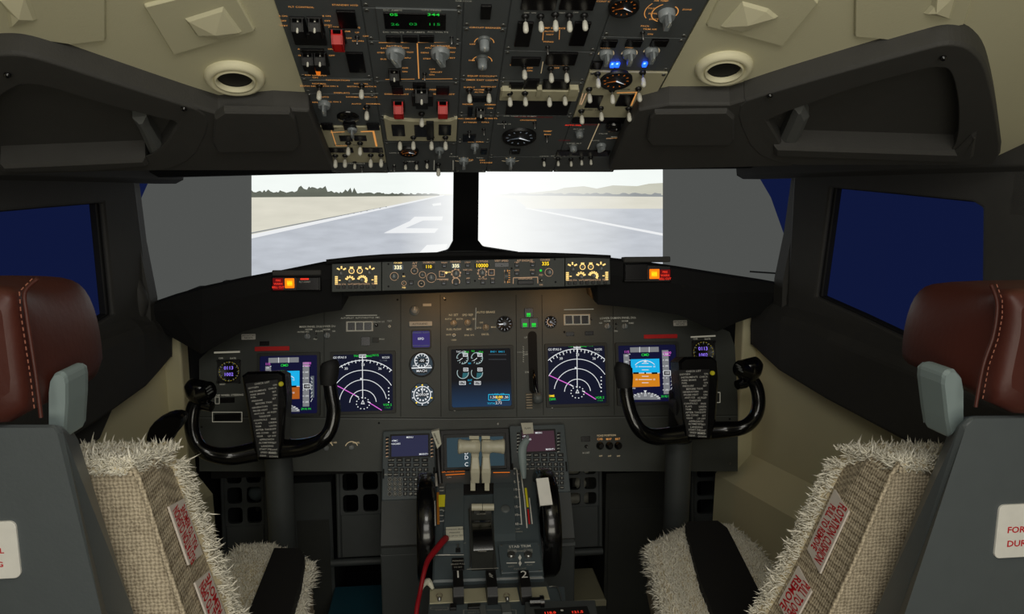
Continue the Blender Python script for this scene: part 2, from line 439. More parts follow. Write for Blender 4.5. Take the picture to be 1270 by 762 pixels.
# side projection screens glowing dark blue (seen through the side windows)
for sgn, nm in ((-1, 'left'), (1, 'right')):
    m = MB(); pts = [(sgn*1.4, 4.75), (sgn*1.9, 4.4), (sgn*2.3, 3.7), (sgn*2.4, 2.6), (sgn*2.4, 1.0), (sgn*2.4, -.4)]
    m.rings([[(x, y, .0), (x+sgn*.03, y, .0), (x+sgn*.03, y, 2.4), (x, y, 2.4)] for x, y in pts], 'blueside')
    tag(m.build('side_screen'), 'dark blue blank projection screen seen through the %s side window' % nm, 'projection screen')

# ------------------------------------------------------------------ cockpit side walls
SW = {1: (V((.80, 1.95, 0)), V((.99, 1.25, 0))), -1: (V((-.80, 1.95, 0)), V((-.99, 1.25, 0)))}
def onS(px, py, sg, off=0):
    A, B = SW[sg]; d = (B-A).normalized(); n = V((d.y, -d.x, 0))
    if n.x*sg > 0: n = -n
    return onP(px, py, A+n*off, n)
def wallpt(sg, t, off=0, z=0):
    A, B = SW[sg]; d = (B-A).normalized(); n = V((d.y, -d.x, 0)); n = -n if n.x*sg > 0 else n
    p = A+d*t+n*off; return V((p.x, p.y, z))
def nrm(sg):
    A, B = SW[sg]; d = (B-A).normalized(); n = V((d.y, -d.x, 0)); return -n if n.x*sg > 0 else n
def ring_slab(outer, inner, thick, m, name, bevel=.006):
    mb = MB(); n = len(outer); o2 = [p+thick for p in outer]; i2 = [p+thick for p in inner]
    vs = outer+inner+o2+i2; fs = []
    for i in range(n):
        j = (i+1) % n
        fs += [(i, j, n+j, n+i), (2*n+i, 3*n+i, 3*n+j, 2*n+j), (i, 2*n+i, 2*n+j, j), (n+i, n+j, 3*n+j, 3*n+i)]
    return mb.add(vs, fs, m).build(name, bevel=bevel)
# window surrounds (dark) with real openings
ro = [onS(x, y, 1) for x, y in ((985, 196), (1120, 196), (1262, 196), (1330, 200), (1330, 620), (1143, 545), (1010, 440), (975, 385))]
ri = [onS(x, y, 1) for x, y in ((1030, 233), (1110, 240), (1205, 250), (1218, 258), (1216, 464), (1150, 433), (1060, 390), (1012, 368))]
o = ring_slab(ro, ri, nrm(1)*-.015, 'shroud', 'window_2'); struct(o)
sash = [p+(p-sum(ri, V((0, 0, 0)))/8).normalized()*.014 for p in ri]
struct(ring_slab([p-nrm(1)*.016 for p in sash], [p-nrm(1)*.016-(p-sum(ri, V((0, 0, 0)))/8).normalized()*.003 for p in ri], nrm(1)*-.02, 'rubber', 'window_2_seal', .003))
lo = [onS(x, y, -1) for x, y in ((165, 200), (60, 200), (-60, 200), (-170, 200), (-170, 700), (125, 545), (170, 440), (190, 400))]
li = [onS(x, y, -1) for x, y in ((128, 252), (60, 257), (-60, 268), (-110, 275), (-110, 545), (20, 464), (96, 418), (141, 390))]
o = ring_slab(lo, li, nrm(-1)*-.015, 'shroud', 'window_1'); struct(o)
cl = sum(li, V((0, 0, 0)))/8; sash = [p+(p-cl).normalized()*.014 for p in li]
struct(ring_slab([p-nrm(-1)*.016 for p in sash], [p-nrm(-1)*.016-(p-cl).normalized()*.003 for p in li], nrm(-1)*-.02, 'rubber', 'window_1_seal', .003))
# lower beige sidewalls, their front returns and the kick bulge
for sg, nm in ((-1, 'left'), (1, 'right')):
    mb = MB()
    def pp(t, off, z): return wallpt(sg, t, off, z)
    secs = []
    for t in (-.12, .25, .5, .54, .9, 1.6):
        rec = -.012 if .3 < t < .52 else 0
        secs.append([pp(t, -.035, 1.0), pp(t, -.03+rec, .97), pp(t, -.03+rec, .64), pp(t, .035, .56), pp(t, .045, 0), pp(t, -.08, 0), pp(t, -.08, 1.0)])
    if sg < 0: secs = [s[::-1] for s in secs]
    struct(mb.rings(secs, 'sidewall').build('trim_1' if sg < 0 else 'trim_2', bevel=.008))
    e = MB()  # front return facing aft, beside the main panel
    xs = (sg*.775, sg*.87)
    e.box(min(xs), max(xs), 2.0, 2.06, 0, 1.10, 'sidewall'); e.box(min(xs)-.0, max(xs), 2.06, 2.5, 0, 1.10, 'matte')
    struct(e.build('trim_3' if sg < 0 else 'trim_4', bevel=.006))
    s = MB(); secs = []
    for t, zt, zb, w in ((-.03, 1.06, .975, .006), (.05, 1.09, .955, .024), (.12, 1.095, .935, .035), (.3, 1.085, .905, .045), (.7, 1.04, .85, .05), (1.3, .99, .80, .05)):
        secs.append([pp(t, -.03, zt+.03), pp(t, .002, zt+.008), pp(t, w*.7, zt-.012), pp(t, w, zt-.03), pp(t, w-.004, zb), pp(t, -.02, zb-.004), pp(t, -.03, zb)])
    if sg < 0: secs = [q[::-1] for q in secs]
    struct(s.rings(secs, 'shroud').build('trim_5' if sg < 0 else 'trim_6', bevel=.008))
for sg in (1, -1):
    struct(MB().rings([[wallpt(sg, t, .0, z) for z in (.80, 1.46)]+[wallpt(sg, t, -.03, z) for z in (1.46, .80)] for t in ((.83, 1.9) if sg > 0 else (.93, 1.9))], 'shroud').build('trim_21' if sg < 0 else 'trim_22'))
# A-posts between windshield and side windows
def post(pts, Y, th, m, name, bevel=.006):
    a = [onY(x, y, Y) for x, y in pts]; b = [p+V((0, th, 0)) for p in a]
    o = MB().rings([a, b], m).build(name, bevel=bevel); return struct(o)
post([(118, 205), (161, 205), (163, 228), (172, 300), (186, 372), (188, 408), (150, 420), (136, 395), (140, 370), (128, 250)], 1.89, .05, 'shroud', 'trim_7')
post([(1050, 200), (997, 200), (994, 212), (983, 290), (971, 348), (969, 392), (1004, 402), (1018, 372), (1012, 366), (1030, 232)], 1.86, .05, 'shroud', 'trim_8')
for nm, P, Yv in (('trim_9', [(150, 240), (156, 300), (166, 345), (174, 372), (170, 400)], 1.885), ('trim_10', [(1010, 240), (1003, 300), (992, 345), (984, 372), (990, 398)], 1.86)):
    struct(MB().tube([onY(x, y, Yv) for x, y in P], [.006, .010, .016, .020, .014], 'shroud', seg=10).build(nm))
# windshield header and centre post: V-shaped windshield
HL = [onY(160, 221, 1.9), onY(360, 216, 2.15), onY(563, 212, 2.34), onY(594, 212, 2.34), onY(800, 210, 2.15), onY(998, 208, 1.9)]
secs = []
for p in HL:
    secs.append([p, p+V((0, .05, .0)), p+V((0, .05, .35)), p+V((0, -.05, .35)), p+V((0, -.05, .045)), p+V((0, -.03, .012))])
struct(MB().rings(secs, 'hood').build('trim_11', bevel=.004))
post([(563, 205), (594, 205), (593, 298), (600, 307), (645, 314), (645, 330), (520, 330), (530, 318), (556, 311), (562, 300)], 2.31, .06, 'hood', 'window_3')
# outer dark skirt below the windshield so nothing but the hood shows
# ------------------------------------------------------------------ ceiling liner
def liner_frame(sg): return Frame((sg*.285-.01, 1.5, 1.4545), (.695, -.024*sg, -.059*sg), (0, -.923, .385))
LF = {1: liner_frame(1), -1: liner_frame(-1)}
for sg in (1, -1):
    fr = LF[sg]; mb = MB(); a, b = (0, .86) if sg > 0 else (-.86, 0)
    bt = fr.pl([(782, 192), (1238, 192), (1246, 208), (1300, 206)] if sg > 0 else [(-140, 200), (-92, 215), (-85, 195), (408, 192)]); mb.prism(([(0, bt[0][1])]+bt+[(b, bt[3][1]), (b, 1.7), (a, 1.7)]) if sg > 0 else ([(a, bt[0][1])]+bt+[(0, bt[3][1]), (b, 1.7), (a, 1.7)]), 0, -.02, 'liner')
    o = mb.build('ceiling_liner_left' if sg < 0 else 'ceiling_liner_right', mw=fr.M); o.name = 'trim_12' if sg < 0 else 'trim_13'; struct(o)
    # vertical piece closing liner to the side wall behind the window
    w = MB(); w.rings([[wallpt(sg, t, 0, z) for z in (1.36, 2.05)]+[wallpt(sg, t, -.05, z) for z in (2.05, 1.36)] for t in (.68, 1.7)], 'liner')
    struct(w.build('trim_14' if sg < 0 else 'trim_15'))
# dark shrouds over the side windows, with a moulded recess
for sg in (1, -1):
    fr = LF[sg]
    if sg > 0:
        out = [(905, 131), (960, 113), (1060, 84), (1140, 62), (1175, 53), (1203, 57), (1224, 78), (1236, 128), (1246, 206), (1180, 206), (1080, 206), (940, 206)]
        inn = [(945, 150), (975, 136), (1065, 104), (1140, 84), (1160, 80), (1176, 82), (1184, 96), (1190, 130), (1188, 172), (1176, 190), (1080, 188), (955, 184)]
        side = [(755, 213), (775, 165), (792, 138), (830, 131), (905, 131), (935, 122), (985, 207)]
        pad = [(806, 150), (812, 143), (902, 142), (911, 150), (911, 176), (906, 183), (808, 183), (802, 176)]
        wedge = [(968, 178), (990, 181), (1004, 150), (998, 137), (985, 140)]
        shelf = [(960, 183), (1185, 190), (1205, 170), (1212, 166), (1208, 196), (1190, 202), (960, 194)]
    else:
        out = [(270, 143), (200, 121), (120, 95), (50, 72), (20, 66), (-20, 68), (-60, 90), (-80, 140), (-90, 222), (20, 218), (120, 214), (235, 212)]
        inn = [(228, 150), (190, 142), (115, 122), (60, 104), (30, 100), (5, 112), (-15, 130), (-25, 160), (-30, 205), (10, 205), (110, 200), (185, 196)]
        side = [(414, 213), (398, 175), (384, 139), (340, 137), (272, 143), (235, 132), (185, 213)]
        pad = [(366, 150), (360, 143), (278, 142), (266, 150), (264, 180), (270, 192), (366, 190), (372, 183)]
        wedge = [(186, 196), (204, 190), (186, 160), (182, 149), (164, 152), (172, 165)]
        shelf = [(0, 214), (0, 206), (180, 198), (185, 206), (120, 212)]
    root = empty('window_shroud', fr.M, 'dark grey moulded shroud above the %s side window, recessed pocket' % ('right' if sg > 0 else 'left'), 'window shroud')
    out, inn = chaikin(chaikin(out)), chaikin(chaikin(inn)); mb = MB(); O = fr.pl(out, .035); I = fr.pl(inn, .03); n = len(out); I2 = fr.pl(inn, .004); O0 = [(a, b) for a, b in O]
    vs = [(a, b, .0) for a, b in O0]+[(a, b, .030) for a, b in O0]+[(a, b, .035) for a, b in inset(O, .004)]+[(a, b, .033) for a, b in I]+[(a, b, .004) for a, b in I2]
    fs = []
    for k in range(4):
        for i in range(n):
            j = (i+1) % n; fs.append((k*n+i, k*n+j, (k+1)*n+j, (k+1)*n+i))
    fs.append(tuple(4*n+i for i in range(n)))
    mb.add(vs, fs, 'shroud'); mb.prism(fr.pl(side, .035), 0, .0335, 'shroud', .003)
    mb.build('moulding', root, bevel=.004)
    MB().prism(fr.pl(pad, .045), .03, .042, 'shroud', .003).build('raised_pad', root)
    MB().prism(fr.pl(wedge, .03), .002, .03, 'shroudlite', .008).build('wedge', root)
    MB().prism(fr.pl(shelf, .04), .002, .042, 'shroud', .006).build('shelf', root)
    for px in (((1170, 71), (955, 118)) if sg > 0 else ((9, 92), (228, 134))):
        MB().lathe([(.0045, .036), (.0045, .039), (.002, .041)], 'gloss', (*fr.p(*px, .036), 0), 10).build('screw', root)
# band from the shroud down to the windows
for sg in (1, -1):
    P = [(-.10, 1.44), (.2, 1.44), (.75, 1.44)] if sg > 0 else [(-.10, 1.425), (.2, 1.425), (.85, 1.425)]
    secs = [[wallpt(sg, t, .0, z), wallpt(sg, t, .022, z+.01), wallpt(sg, t, .03, z+.055), wallpt(sg, t, -.06, z+.12), wallpt(sg, t, -.06, z)] for t, z in P]
    if sg < 0: secs = [s[::-1] for s in secs]
    struct(MB().rings(secs, 'shroud').build('trim_16' if sg < 0 else 'trim_17', bevel=.004))

# ceiling lights: raised plate with a faceted diffuser
def ceiling_light(sg, plate, opening, label):
    fr = LF[sg]; root = empty('ceiling_light', fr.M, label, 'ceiling light', None)
    P = fr.pl(plate, .01); O = fr.pl(opening, .01); n = len(O)
    m = MB(); m.prism(P, 0, .005, 'liner', .002); m.build('bezel', root, bevel=.002)
    c = V(O[0])*0
    for q in O: c += V(q)/n
    d = MB(); far = V(O[0])
    ring0 = [(a, b, .0052) for a, b in O]; ring1 = [(a, b, .009) for a, b in inset(O, .004)]
    d.rings([ring0, ring1], 'liner', cap=False)
    top = (c.x, c.y-.008, .014)
    d.add(ring1+[top], [(i, (i+1) % n, n) for i in range(n)], 'linerlite')
    d.build('diffuser', root)
    return root
ceiling_light(-1, [(178, 13), (215, 73), (317, 43), (285, -14)], [(229, 27), (243, 47), (273, 52), (300, 43), (277, 12)], 'square ceiling light left of the overhead panel, above the left air vent')
ceiling_light(1, [(905, -22), (876, 37), (971, 62), (1016, 8), (1000, -8)], [(921, 5), (894, 36), (921, 43), (966, 24), (953, 14)], 'square ceiling light right of the overhead panel, above the right air vent')
ceiling_light(-1, [(-90, 40), (0, 47), (88, 60), (131, 55), (131, -20), (-90, -40)], [(-6, 0), (8, 18), (11, 38), (46, 28), (33, -6)], 'ceiling light in the far upper left corner of the picture')
ceiling_light(1, [(1061, -20), (1060, 50), (1104, 54), (1197, 35), (1215, -20)], [(1160, -6), (1155, 10), (1146, 20), (1180, 27), (1190, -6)], 'ceiling light in the far upper right corner of the picture')
for sg, px, r, nm in ((-1, (291, 95), 41, 'left'), (1, (898, 83), 41, 'right')):
    fr = LF[sg]; root = empty('air_vent', fr.M @ Matrix.Translation(fr.p3(*px)), 'round cream air vent with a dark opening, %s of the overhead panel' % nm, 'air vent')
    k = fr.k(*px); r = .041
    MB().lathe([(r*1.06, 0), (r*1.05, .005), (r*.97, .010), (r*.86, .0115), (r*.74, .009), (r*.68, .003)], 'linerlite', seg=40, cap=False).build('rim', root)
    MB().lathe([(r*.70, .002), (r*.60, .0022), (r*.0, .0023)], 'slot', seg=32).build('opening', root)
    MB().lathe([(r*.73, .0025), (r*.70, .0115), (r*.64, .0105), (r*.62, .0025)], 'linerlite', seg=32, cap=False).build('nozzle_ring', root)
struct(MB().box(-.32, .30, 2.0, 2.02, 1.5, 2.1, 'matte').build('trim_18'))
# ================================================================== GLARESHIELD
G = [(183, 377, 404, 1.92), (215, 366, 420, 1.90), (250, 356, 440, 1.88), (300, 345, 412, 1.87), (345, 336.5, 400, 1.86), (400, 325.5, 388, 1.86), (424, 323, 385, 1.86),
     (427, 322.5, 368, 1.862), (475, 317.5, 366, 1.865), (590, 314, 362, 1.87), (690, 315.5, 359, 1.865), (738, 318, 357, 1.862),
     (741, 318.5, 378, 1.86), (793, 324, 383, 1.86), (842, 331, 391, 1.86), (889, 338.5, 412, 1.87), (915, 342.5, 400, 1.88), (945, 347, 390, 1.90), (973, 352, 386, 1.92)]
gs = empty('glareshield', Matrix.Translation((0, 1.87, 1.2)), 'black anti-glare hood spanning the cockpit below the windshield', 'glareshield')
secs = []
for px, yt, yb, Y in G:
    t = onY(px, yt, Y); b = onY(px, yb, Y+.03)
    wing = px < 425 or px > 740
    zz = min(t.z-.05, 1.165)
    secs.append([V((t.x, 2.42, t.z-.10)), V((t.x, 2.0, t.z-.02)), t+V((0, .02, .0)), t+V((0, 0, -.006)), V((t.x, Y-.004, (t.z*2+b.z)/3)), b+V((0, -.006, .014)), b, V((b.x, 2.03, b.z+.01)), V((b.x, 2.04, zz)), V((b.x, 2.42, zz-.06))])
m = MB(); m.rings(secs, 'hood'); o = m.build('hood', None, bevel=.003); o.parent = gs; o.matrix_parent_inverse = gs.matrix_world.inverted()
def wparent(o, p): o.parent = p; o.matrix_parent_inverse = p.matrix_world.inverted(); return o
# hood crest above the control panel
m = MB(); m.tube([onY(x, y, 1.845) for x, y in ((405, 325), (475, 318.4), (590, 315), (690, 316.6), (757, 319.5))], .006, 'hood', sub=3)
wparent(m.build('padded_edge'), gs)
m = MB(); m.tube([onY(x, y, 2.2) for x, y in ((533, 317), (562, 313), (600, 313), (648, 316))], .004, 'shroudlite', sub=3); wparent(m.build('rear_rail'), gs)
# warning light boxes of the wings
for boxp, tiles, nm in (([(337, 343.5), (398, 343.5), (398, 361), (337, 361)], 'L', 'left'), ([(774, 327), (832, 330), (832, 350), (774, 350)], 'R', 'right')):
    fr = Frame(onY(boxp[0][0], boxp[0][1], 1.852), (1, 0, 0), (0, math.sin(R(6)), math.cos(R(6))))
    root = empty('warning_light_box', fr.M); wparent(root, gs)
    MB().prism(fr.pl(boxp), -.03, .0, 'black', .002).build('housing', root)
    a = fr.rect(boxp[0][0], boxp[0][1]-8.5, boxp[1][0], boxp[0][1]-1.5); MB().prism(rrect(*a, .003), -.03, -.002, 'shroud', .002).build('upper_strip', root)
    if tiles == 'L': red = (338.5, 345, 351.5, 360); amb = (353.5, 345.5, 365, 357.5); dark = (367.5, 344.5, 396, 360)
    else: amb = (805.5, 334, 817.5, 346); red = (818.5, 334.5, 831, 347); dark = (775, 328, 803, 348)
    def tl(r, base, mats, nm2):
        a = fr.rect(*r); m = MB(); m.prism(rrect(*a, .0015), 0, .003, base, .0008); o = m.build(nm2, root); return a
    a = tl(red, 'redtile', 0, 'red_tile')
    d = Draw(fr, .0033)
    for k, s in enumerate(('FIRE', 'WARN', 'BELL CUT')): d.text(s, (red[0]+red[2])/2, red[1]+3.2+k*4.2, 2.6, 'redtext')
    tl(amb, 'orangetile', 0, 'amber_tile'); tl(dark, 'indicator', 0, 'dark_tile')
    d.rect(amb[0]+2.5, amb[1]+3, amb[2]-2.5, amb[3]-3, 'orangecore', .5); d.text('MASTER', (amb[0]+amb[2])/2, amb[1]+4.2, 2.2, 'orangetile'); d.text('CAUTION', (amb[0]+amb[2])/2, amb[1]+8, 2.0, 'orangetile')
    if tiles == 'L': d.rect(372.5, 345.3, 383, 347.3, 'redtext'); d.text('FLT CONT', 378, 350, 2.2, 'dimlegend')
    d.build('legend', root)

# ================================================================== protos
def knob_mb(r, h, m='greyknob', line='white', flutes=14):
    k = MB(); k.lathe([(r*1.12, 0), (r*1.12, h*.14), (r*1.0, h*.2)], 'greydk' if m == 'greyknob' else m, seg=20)
    k.lathe([(r*.86, h*.18), (r*.84, h*.8), (r*.74, h*.95), (r*.3, h)], m, seg=flutes*2, flute=.07)
    if line: k.box(-r*.07, r*.07, 0, r*.8, h*.92, h*1.02, line)
    return k
def bar_knob_mb(r, h):
    """rotary selector with a raised finger bar"""
    k = MB(); k.lathe([(r*1.05, 0), (r*1.02, h*.3), (r*.9, h*.42)], 'greyknob', seg=24)
    k.prism([(-r*.3, -r*.85), (r*.3, -r*.85), (r*.36, r*.3), (r*.16, r*.98), (-r*.16, r*.98), (-r*.36, r*.3)], h*.3, h, 'greyknob', r*.12)
    k.box(-r*.05, r*.05, 0, r*.9, h*.98, h*1.01, 'white'); return k
def toggle_mb(L=.026, r=.0042):
    k = MB(); k.lathe([(.0058, 0), (.0058, .0022), (.0042, .0042), (.002, .005)], 'black', seg=8)
    k.lathe([(.0013, .004), (.0013, L*.45)], 'steel', seg=8)
    k.lathe([(.0016, L*.38), (r*.8, L*.45), (r, L*.72), (r*.98, L*.92), (r*.6, L*1.02), (.0003, L*1.05)], 'white', seg=12); return k
def small_toggle_mb():
    k = MB(); k.lathe([(.005, 0), (.005, .002), (.003, .004)], 'black', seg=8); k.lathe([(.0014, .003), (.0022, .015), (.001, .018)], 'steel', seg=8); return k
def guard_mb(m, w=.012, l=.028):
    k = MB(); k.box(-w/2-.002, w/2+.002, -l*.5, l*.5, 0, .003, 'black', .0008)
    # side profile of a hinged cover, extruded across
    prof = [(-l*.48, .003), (-l*.48, .010), (-l*.2, .017), (l*.25, .017), (l*.45, .009), (l*.48, .003)]
    k.rings([[(x, y, z) for y, z in prof] for x in (-w/2, -w/2+.0016)], m); k.rings([[(x, y, z) for y, z in prof] for x in (w/2-.0016, w/2)], m)
    k.rings([[(-w/2+.001, y, z) for y, z in prof[1:5]]+[(-w/2+.001, y, z-.0015) for y, z in prof[4:0:-1]], [(w/2-.001, y, z) for y, z in prof[1:5]]+[(w/2-.001, y, z-.0015) for y, z in prof[4:0:-1]]], m)
    k.lathe([(.0012, .002), (.0016, .019), (.001, .020)], 'white', (0, l*.3, 0), 8) if m == 'black' else k.box(-w/2, w/2, -l*.5, -l*.35, .003, .013, m); return k
PR = {}
def proto(name, mb):
    me = bpy.data.meshes.new(name); me.from_pydata(mb.v, [], mb.f)
    for n in mb.names: me.materials.append(MATS[n])
    me.polygons.foreach_set('material_index', mb.m); me.polygons.foreach_set('use_smooth', mb.s); PR[name] = me
def put(name, kind, fr, px, py, parent, h=0, rot=0, tilt=0, scale=1, label=None):
    o = bpy.data.objects.new(name, PR[kind]); COL.objects.link(o); o.parent = parent
    o.location = fr.p3(px, py, h); o.rotation_euler = (R(tilt), 0, R(rot)); o.scale = (scale,)*3
    if label: o['label'] = label
    return o
proto('k10', knob_mb(.0125, .018)); proto('kbar', bar_knob_mb(.012, .018)); proto('kround', knob_mb(.009, .02)); proto('kpinch', bar_knob_mb(.0105, .021))
proto('tog', toggle_mb()); proto('togs', toggle_mb(.019, .0034)); proto('stog', small_toggle_mb()); proto('guardk', guard_mb('black')); proto('guardr', guard_mb('red'))
proto('guardl', guard_mb('black', .015, .034))
proto('kmip', bar_knob_mb(.0085, .014)); proto('kmcp', knob_mb(.0085, .02, flutes=10)); proto('kmcps', knob_mb(.006, .016, flutes=8)); proto('kflat', knob_mb(.0125, .012))
proto('kbrown', knob_mb(.0085, .014, 'knobbrown'))
s_ = MB(); s_.lathe([(.0042, 0), (.0042, .001), (.003, .0016)], 'screw', seg=12); s_.box(-.003, .003, -.0005, .0005, .0015, .0018, 'slot'); proto('screw', s_)
s_ = MB(); s_.lathe([(.0052, 0), (.0052, .004), (.0036, .005)], 'white', seg=16); s_.disc((0, 0), .002, .0052, 'slot'); proto('wbutton', s_)

def sqbtn(fr, parent, x0, y0, x1, y1, name='push_button', m='black', h=.0, t=.003, rr=.0006, rim=None):
    a = fr.rect(x0, y0, x1, y1, h); mb = MB()
    if rim: mb.prism(inset(rrect(*a), -.0014), h, h+.0012, rim, .0004)
    mb.prism(rrect(*a, rr), h, h+t, m, .0006); return mb.build(name, parent)

# ================================================================== MAIN INSTRUMENT PANEL
T = R(14)
MF = Frame((0, 2.05, .95), (1, 0, 0), (0, math.sin(T), math.cos(T)))
mip = empty('main_instrument_panel', MF.M, 'dark grey main instrument panel with lit flight displays under the glareshield', 'instrument panel')
mb = MB(); mb.prism(MF.pl([(247, 585), (247, 446), (262, 432), (300, 402), (350, 382), (427, 362), (500, 356), (738, 352), (800, 372), (860, 392), (905, 412), (915, 440), (915, 585)]), -.03, 0, 'mip'); mb.build('panel_face', mip)
d = Draw(MF, .0004)
for pts in ([(240, 517), (560, 519), (915, 515)], [(497, 366), (497, 517)], [(546, 366), (547, 517)], [(640, 366), (641, 517)], [(672, 366), (674, 515)], [(402, 366), (402, 517)], [(760, 366), (762, 515)]):
    d.line(pts, .7, 'slot')
d.line([(240, 518.6), (560, 520.6), (915, 516.6)], .8, 'greydk')
# printed legends
for t, x, y, s, m in (('MAIN PANEL DUs', 385, 405.5, 2.6, 'dimlegend'), ('LOWER DU', 407, 405, 2.6, 'dimlegend'), ('NORM', 383, 409, 2.2, 'dimlegend'), ('NORM', 405, 409, 2.2, 'dimlegend'),
    ('OUTBD PFD', 376, 412, 2, 'dimlegend'), ('ENG PRI', 396, 411, 2, 'dimlegend'), ('PFD', 391, 421, 2, 'dimlegend'), ('ND', 414, 411, 2, 'dimlegend'),
    ('NOSE WHEEL STEERING', 283, 490.5, 2.6, 'dimlegend'), ('AUTOPILOT  AUTOTHROTTLE  FMC', 447, 394.5, 2.2, 'dimlegend'),
    ('N1 SET', 562.5, 391, 2.8, 'midlegend'), ('SPD REF', 580, 391, 2.8, 'midlegend'), ('AUTO BRAKE', 602.5, 387.5, 2.8, 'midlegend'), ('AUTO', 556, 396, 2.2, 'midlegend'), ('BOTH', 570, 396, 2.2, 'midlegend'), ('SET', 588, 396, 2.2, 'midlegend'),
    ('RTO', 594, 407, 2.2, 'midlegend'), ('OFF', 597, 400.5, 2, 'midlegend'), ('MAX', 612, 406, 2.2, 'midlegend'), ('DECEL', 602, 415, 2.4, 'midlegend'), ('FUEL FLOW', 563, 408.8, 2.6, 'midlegend'), ('MFD', 582, 408.8, 2.6, 'midlegend'), ('RATE', 556.5, 415.5, 2, 'midlegend'), ('USED', 563, 422, 2, 'midlegend'), ('ENG  SYS', 582, 416, 2.2, 'midlegend'),
    ('UP', 652, 419, 2.4, 'dimlegend'), ('OFF', 652, 440, 2.4, 'dimlegend'), ('DN', 653.5, 462, 2.4, 'dimlegend'),
    ('LOWER DU', 753, 395, 2.6, 'dimlegend'), ('MAIN PANEL DUs', 775, 394.5, 2.6, 'dimlegend'), ('NORM', 753, 398.5, 2, 'dimlegend'), ('NORM', 775, 398.5, 2, 'dimlegend'), ('PFD', 764, 411, 2, 'dimlegend'), ('ND', 745, 401, 2, 'dimlegend'), ('INBD', 783, 401, 2, 'dimlegend'),
    ('BELOW G/S', 470, 399.5, 2, 'dimlegend'), ('TEST', 483, 398.5, 2, 'dimlegend'), ('GND PROX', 470, 421, 2, 'dimlegend'), ('LANDING GEAR LIMIT', 648, 437, 1, 'dimlegend')): d.text(t, x, y, s, m)
for i in range(8): d.line([(648.6, 430+i*2.6), (649.6, 431+i*2.6)], .7, 'dimlegend')
d.frame(268, 517, 298, 517.3, .1, 'slot')
d.line([(590.3, 382), (589.7, 409)], .8, 'dimlegend'); d.frame(263.5, 511.5, 300, 523.5, .8, 'dimlegend'); d.frame(267, 493, 272, 501, .6, 'dimlegend')
d.line([(429, 391.6), (467.5, 391.2)], .9, 'dimlegend'); d.line([(699.7, 384.3), (736, 383.6)], .9, 'dimlegend')
d.frame(884, 487, 893, 499.5, .8, 'dimlegend'); d.text('NOSE WHEEL', 872, 418, 1, 'dimlegend')
d.line([(266, 437.6), (297, 436.6)], 2.2, 'dimlegend'); d.line([(857, 418.3), (887, 416.8)], 1.8, 'dimlegend')
for x, y in ((256, 392), (493, 372), (552, 372), (700, 412), (905, 520), (250, 530), (470, 525)): d.disc(x, y, 1.4, 'slot')
# lower strip legends
for x in (374, 405, 436): 
    d.arc(x, 556, 8, 20, 160, .9, 'midlegend', 12); d.text(('FOOT AIR', 'WIND AIR', 'PANEL')[(x-374)//31], x+6, 549.5, 2.2, 'midlegend')
d.text('FLOOD', 831, 550, 2.2, 'midlegend'); d.text('YOKE POSITION', 752, 540.5, 2.4, 'midlegend')
for x, s in ((744, 'CAB'), (755, 'MAP'), (766, 'BRT')): d.text(s, x, 545, 2.6, 'amber'); d.text('OFF', x+1, 566, 1.8, 'midlegend')
d.text('B.C.SET', 727, 562, 2, 'dimlegend')
d.build('legend', mip)
# plates
def plate(x0, y0, x1, y1, m, h=.002, name='placard', r=.002):
    a = MF.rect(x0, y0, x1, y1); return MB().prism(rrect(*a, r), 0, h, m, .0006).build(name, mip)
for r, t in (((299.5, 414.5, 317, 421.5), ('RADIO', 'CALL')), ((835, 397.5, 852, 404.5), ('RADIO', 'CALL'))):
    plate(*r, 'whitepaint'); q = Draw(MF, .0024)
    q.text('AIRCRAFT REG', (r[0]+r[2])/2, r[1]+2, 1.8, 'black'); q.text('NC573', (r[0]+r[2])/2, r[1]+4.9, 2.6, 'black'); q.build('placard_text', mip)
plate(316, 430, 359, 435.5, 'redlabel', name='red_placard'); plate(798.5, 415, 840, 420, 'redlabel', name='red_placard')
for r in ((322, 423.5, 334, 429), (448, 418, 459, 429), (702, 412, 712, 417), (725.5, 411, 736, 416), (273, 493.5, 291, 500), (266, 513.5, 298, 522), (720.5, 541.5, 732, 548)): sqbtn(MF, mip, *r, 'annunciator', 'indicator', t=.0015)
sqbtn(MF, mip, 462, 419, 470, 425, 'annunciator', 'mipdark')
# autopilot triple annunciators
for xs, y0, y1, tx in (((430.5, 440.8, 451, 461.5), 400, 410, 0), ((700.5, 710.5, 720.5, 730.5), 391.5, 402, 0)):
    a = MF.rect(xs[0]-1.5, y0-1.5, xs[3]+1.5, y1+1.5); MB().prism(rrect(*a, .001), 0, .002, 'dimpaint', .0005).build('annunciator_frame', mip)
    for i, s in enumerate(('A/P', 'A/T', 'FMC')):
        sqbtn(MF, mip, xs[i]+.9, y0+.4, xs[i+1]-.9, y1-.4, 'annunciator', 'indicator', h=.002, t=.0015)
        q = Draw(MF, .0022); q.frame(xs[i]+.2, y0-.2, xs[i+1]-.2, y1+.2, .8, 'dimlegend'); q.build('annunciator_border', mip)
for x, y in ((562.7, 401.5), (580, 400.5), (602.6, 406.5)): put('rotary_knob', 'kbrown', MF, x, y, mip, rot=10)
for x, y in ((381.6, 417.5), (406, 416.5), (753, 405), (774.5, 405)): put('rotary_knob', 'kmip', MF, x, y, mip, rot=0)
put('rotary_knob', 'kflat', MF, 514.4, 385.5, mip, rot=0); put('push_button', 'wbutton', MF, 563, 416, mip); put('push_button', 'wbutton', MF, 483, 405, mip, scale=.8)
put('toggle_switch', 'stog', MF, 467, 403.5, mip)
for x, y in ((392, 414), (392, 419), (764, 402), (764, 408), (733, 396)): put('toggle_switch', 'stog', MF, x, y, mip, scale=.6)
for x, y in ((564, 509), (684.7, 505.5), (617.5, 526), (551, 370), (905, 575)): put('screw', 'screw', MF, x, y, mip)
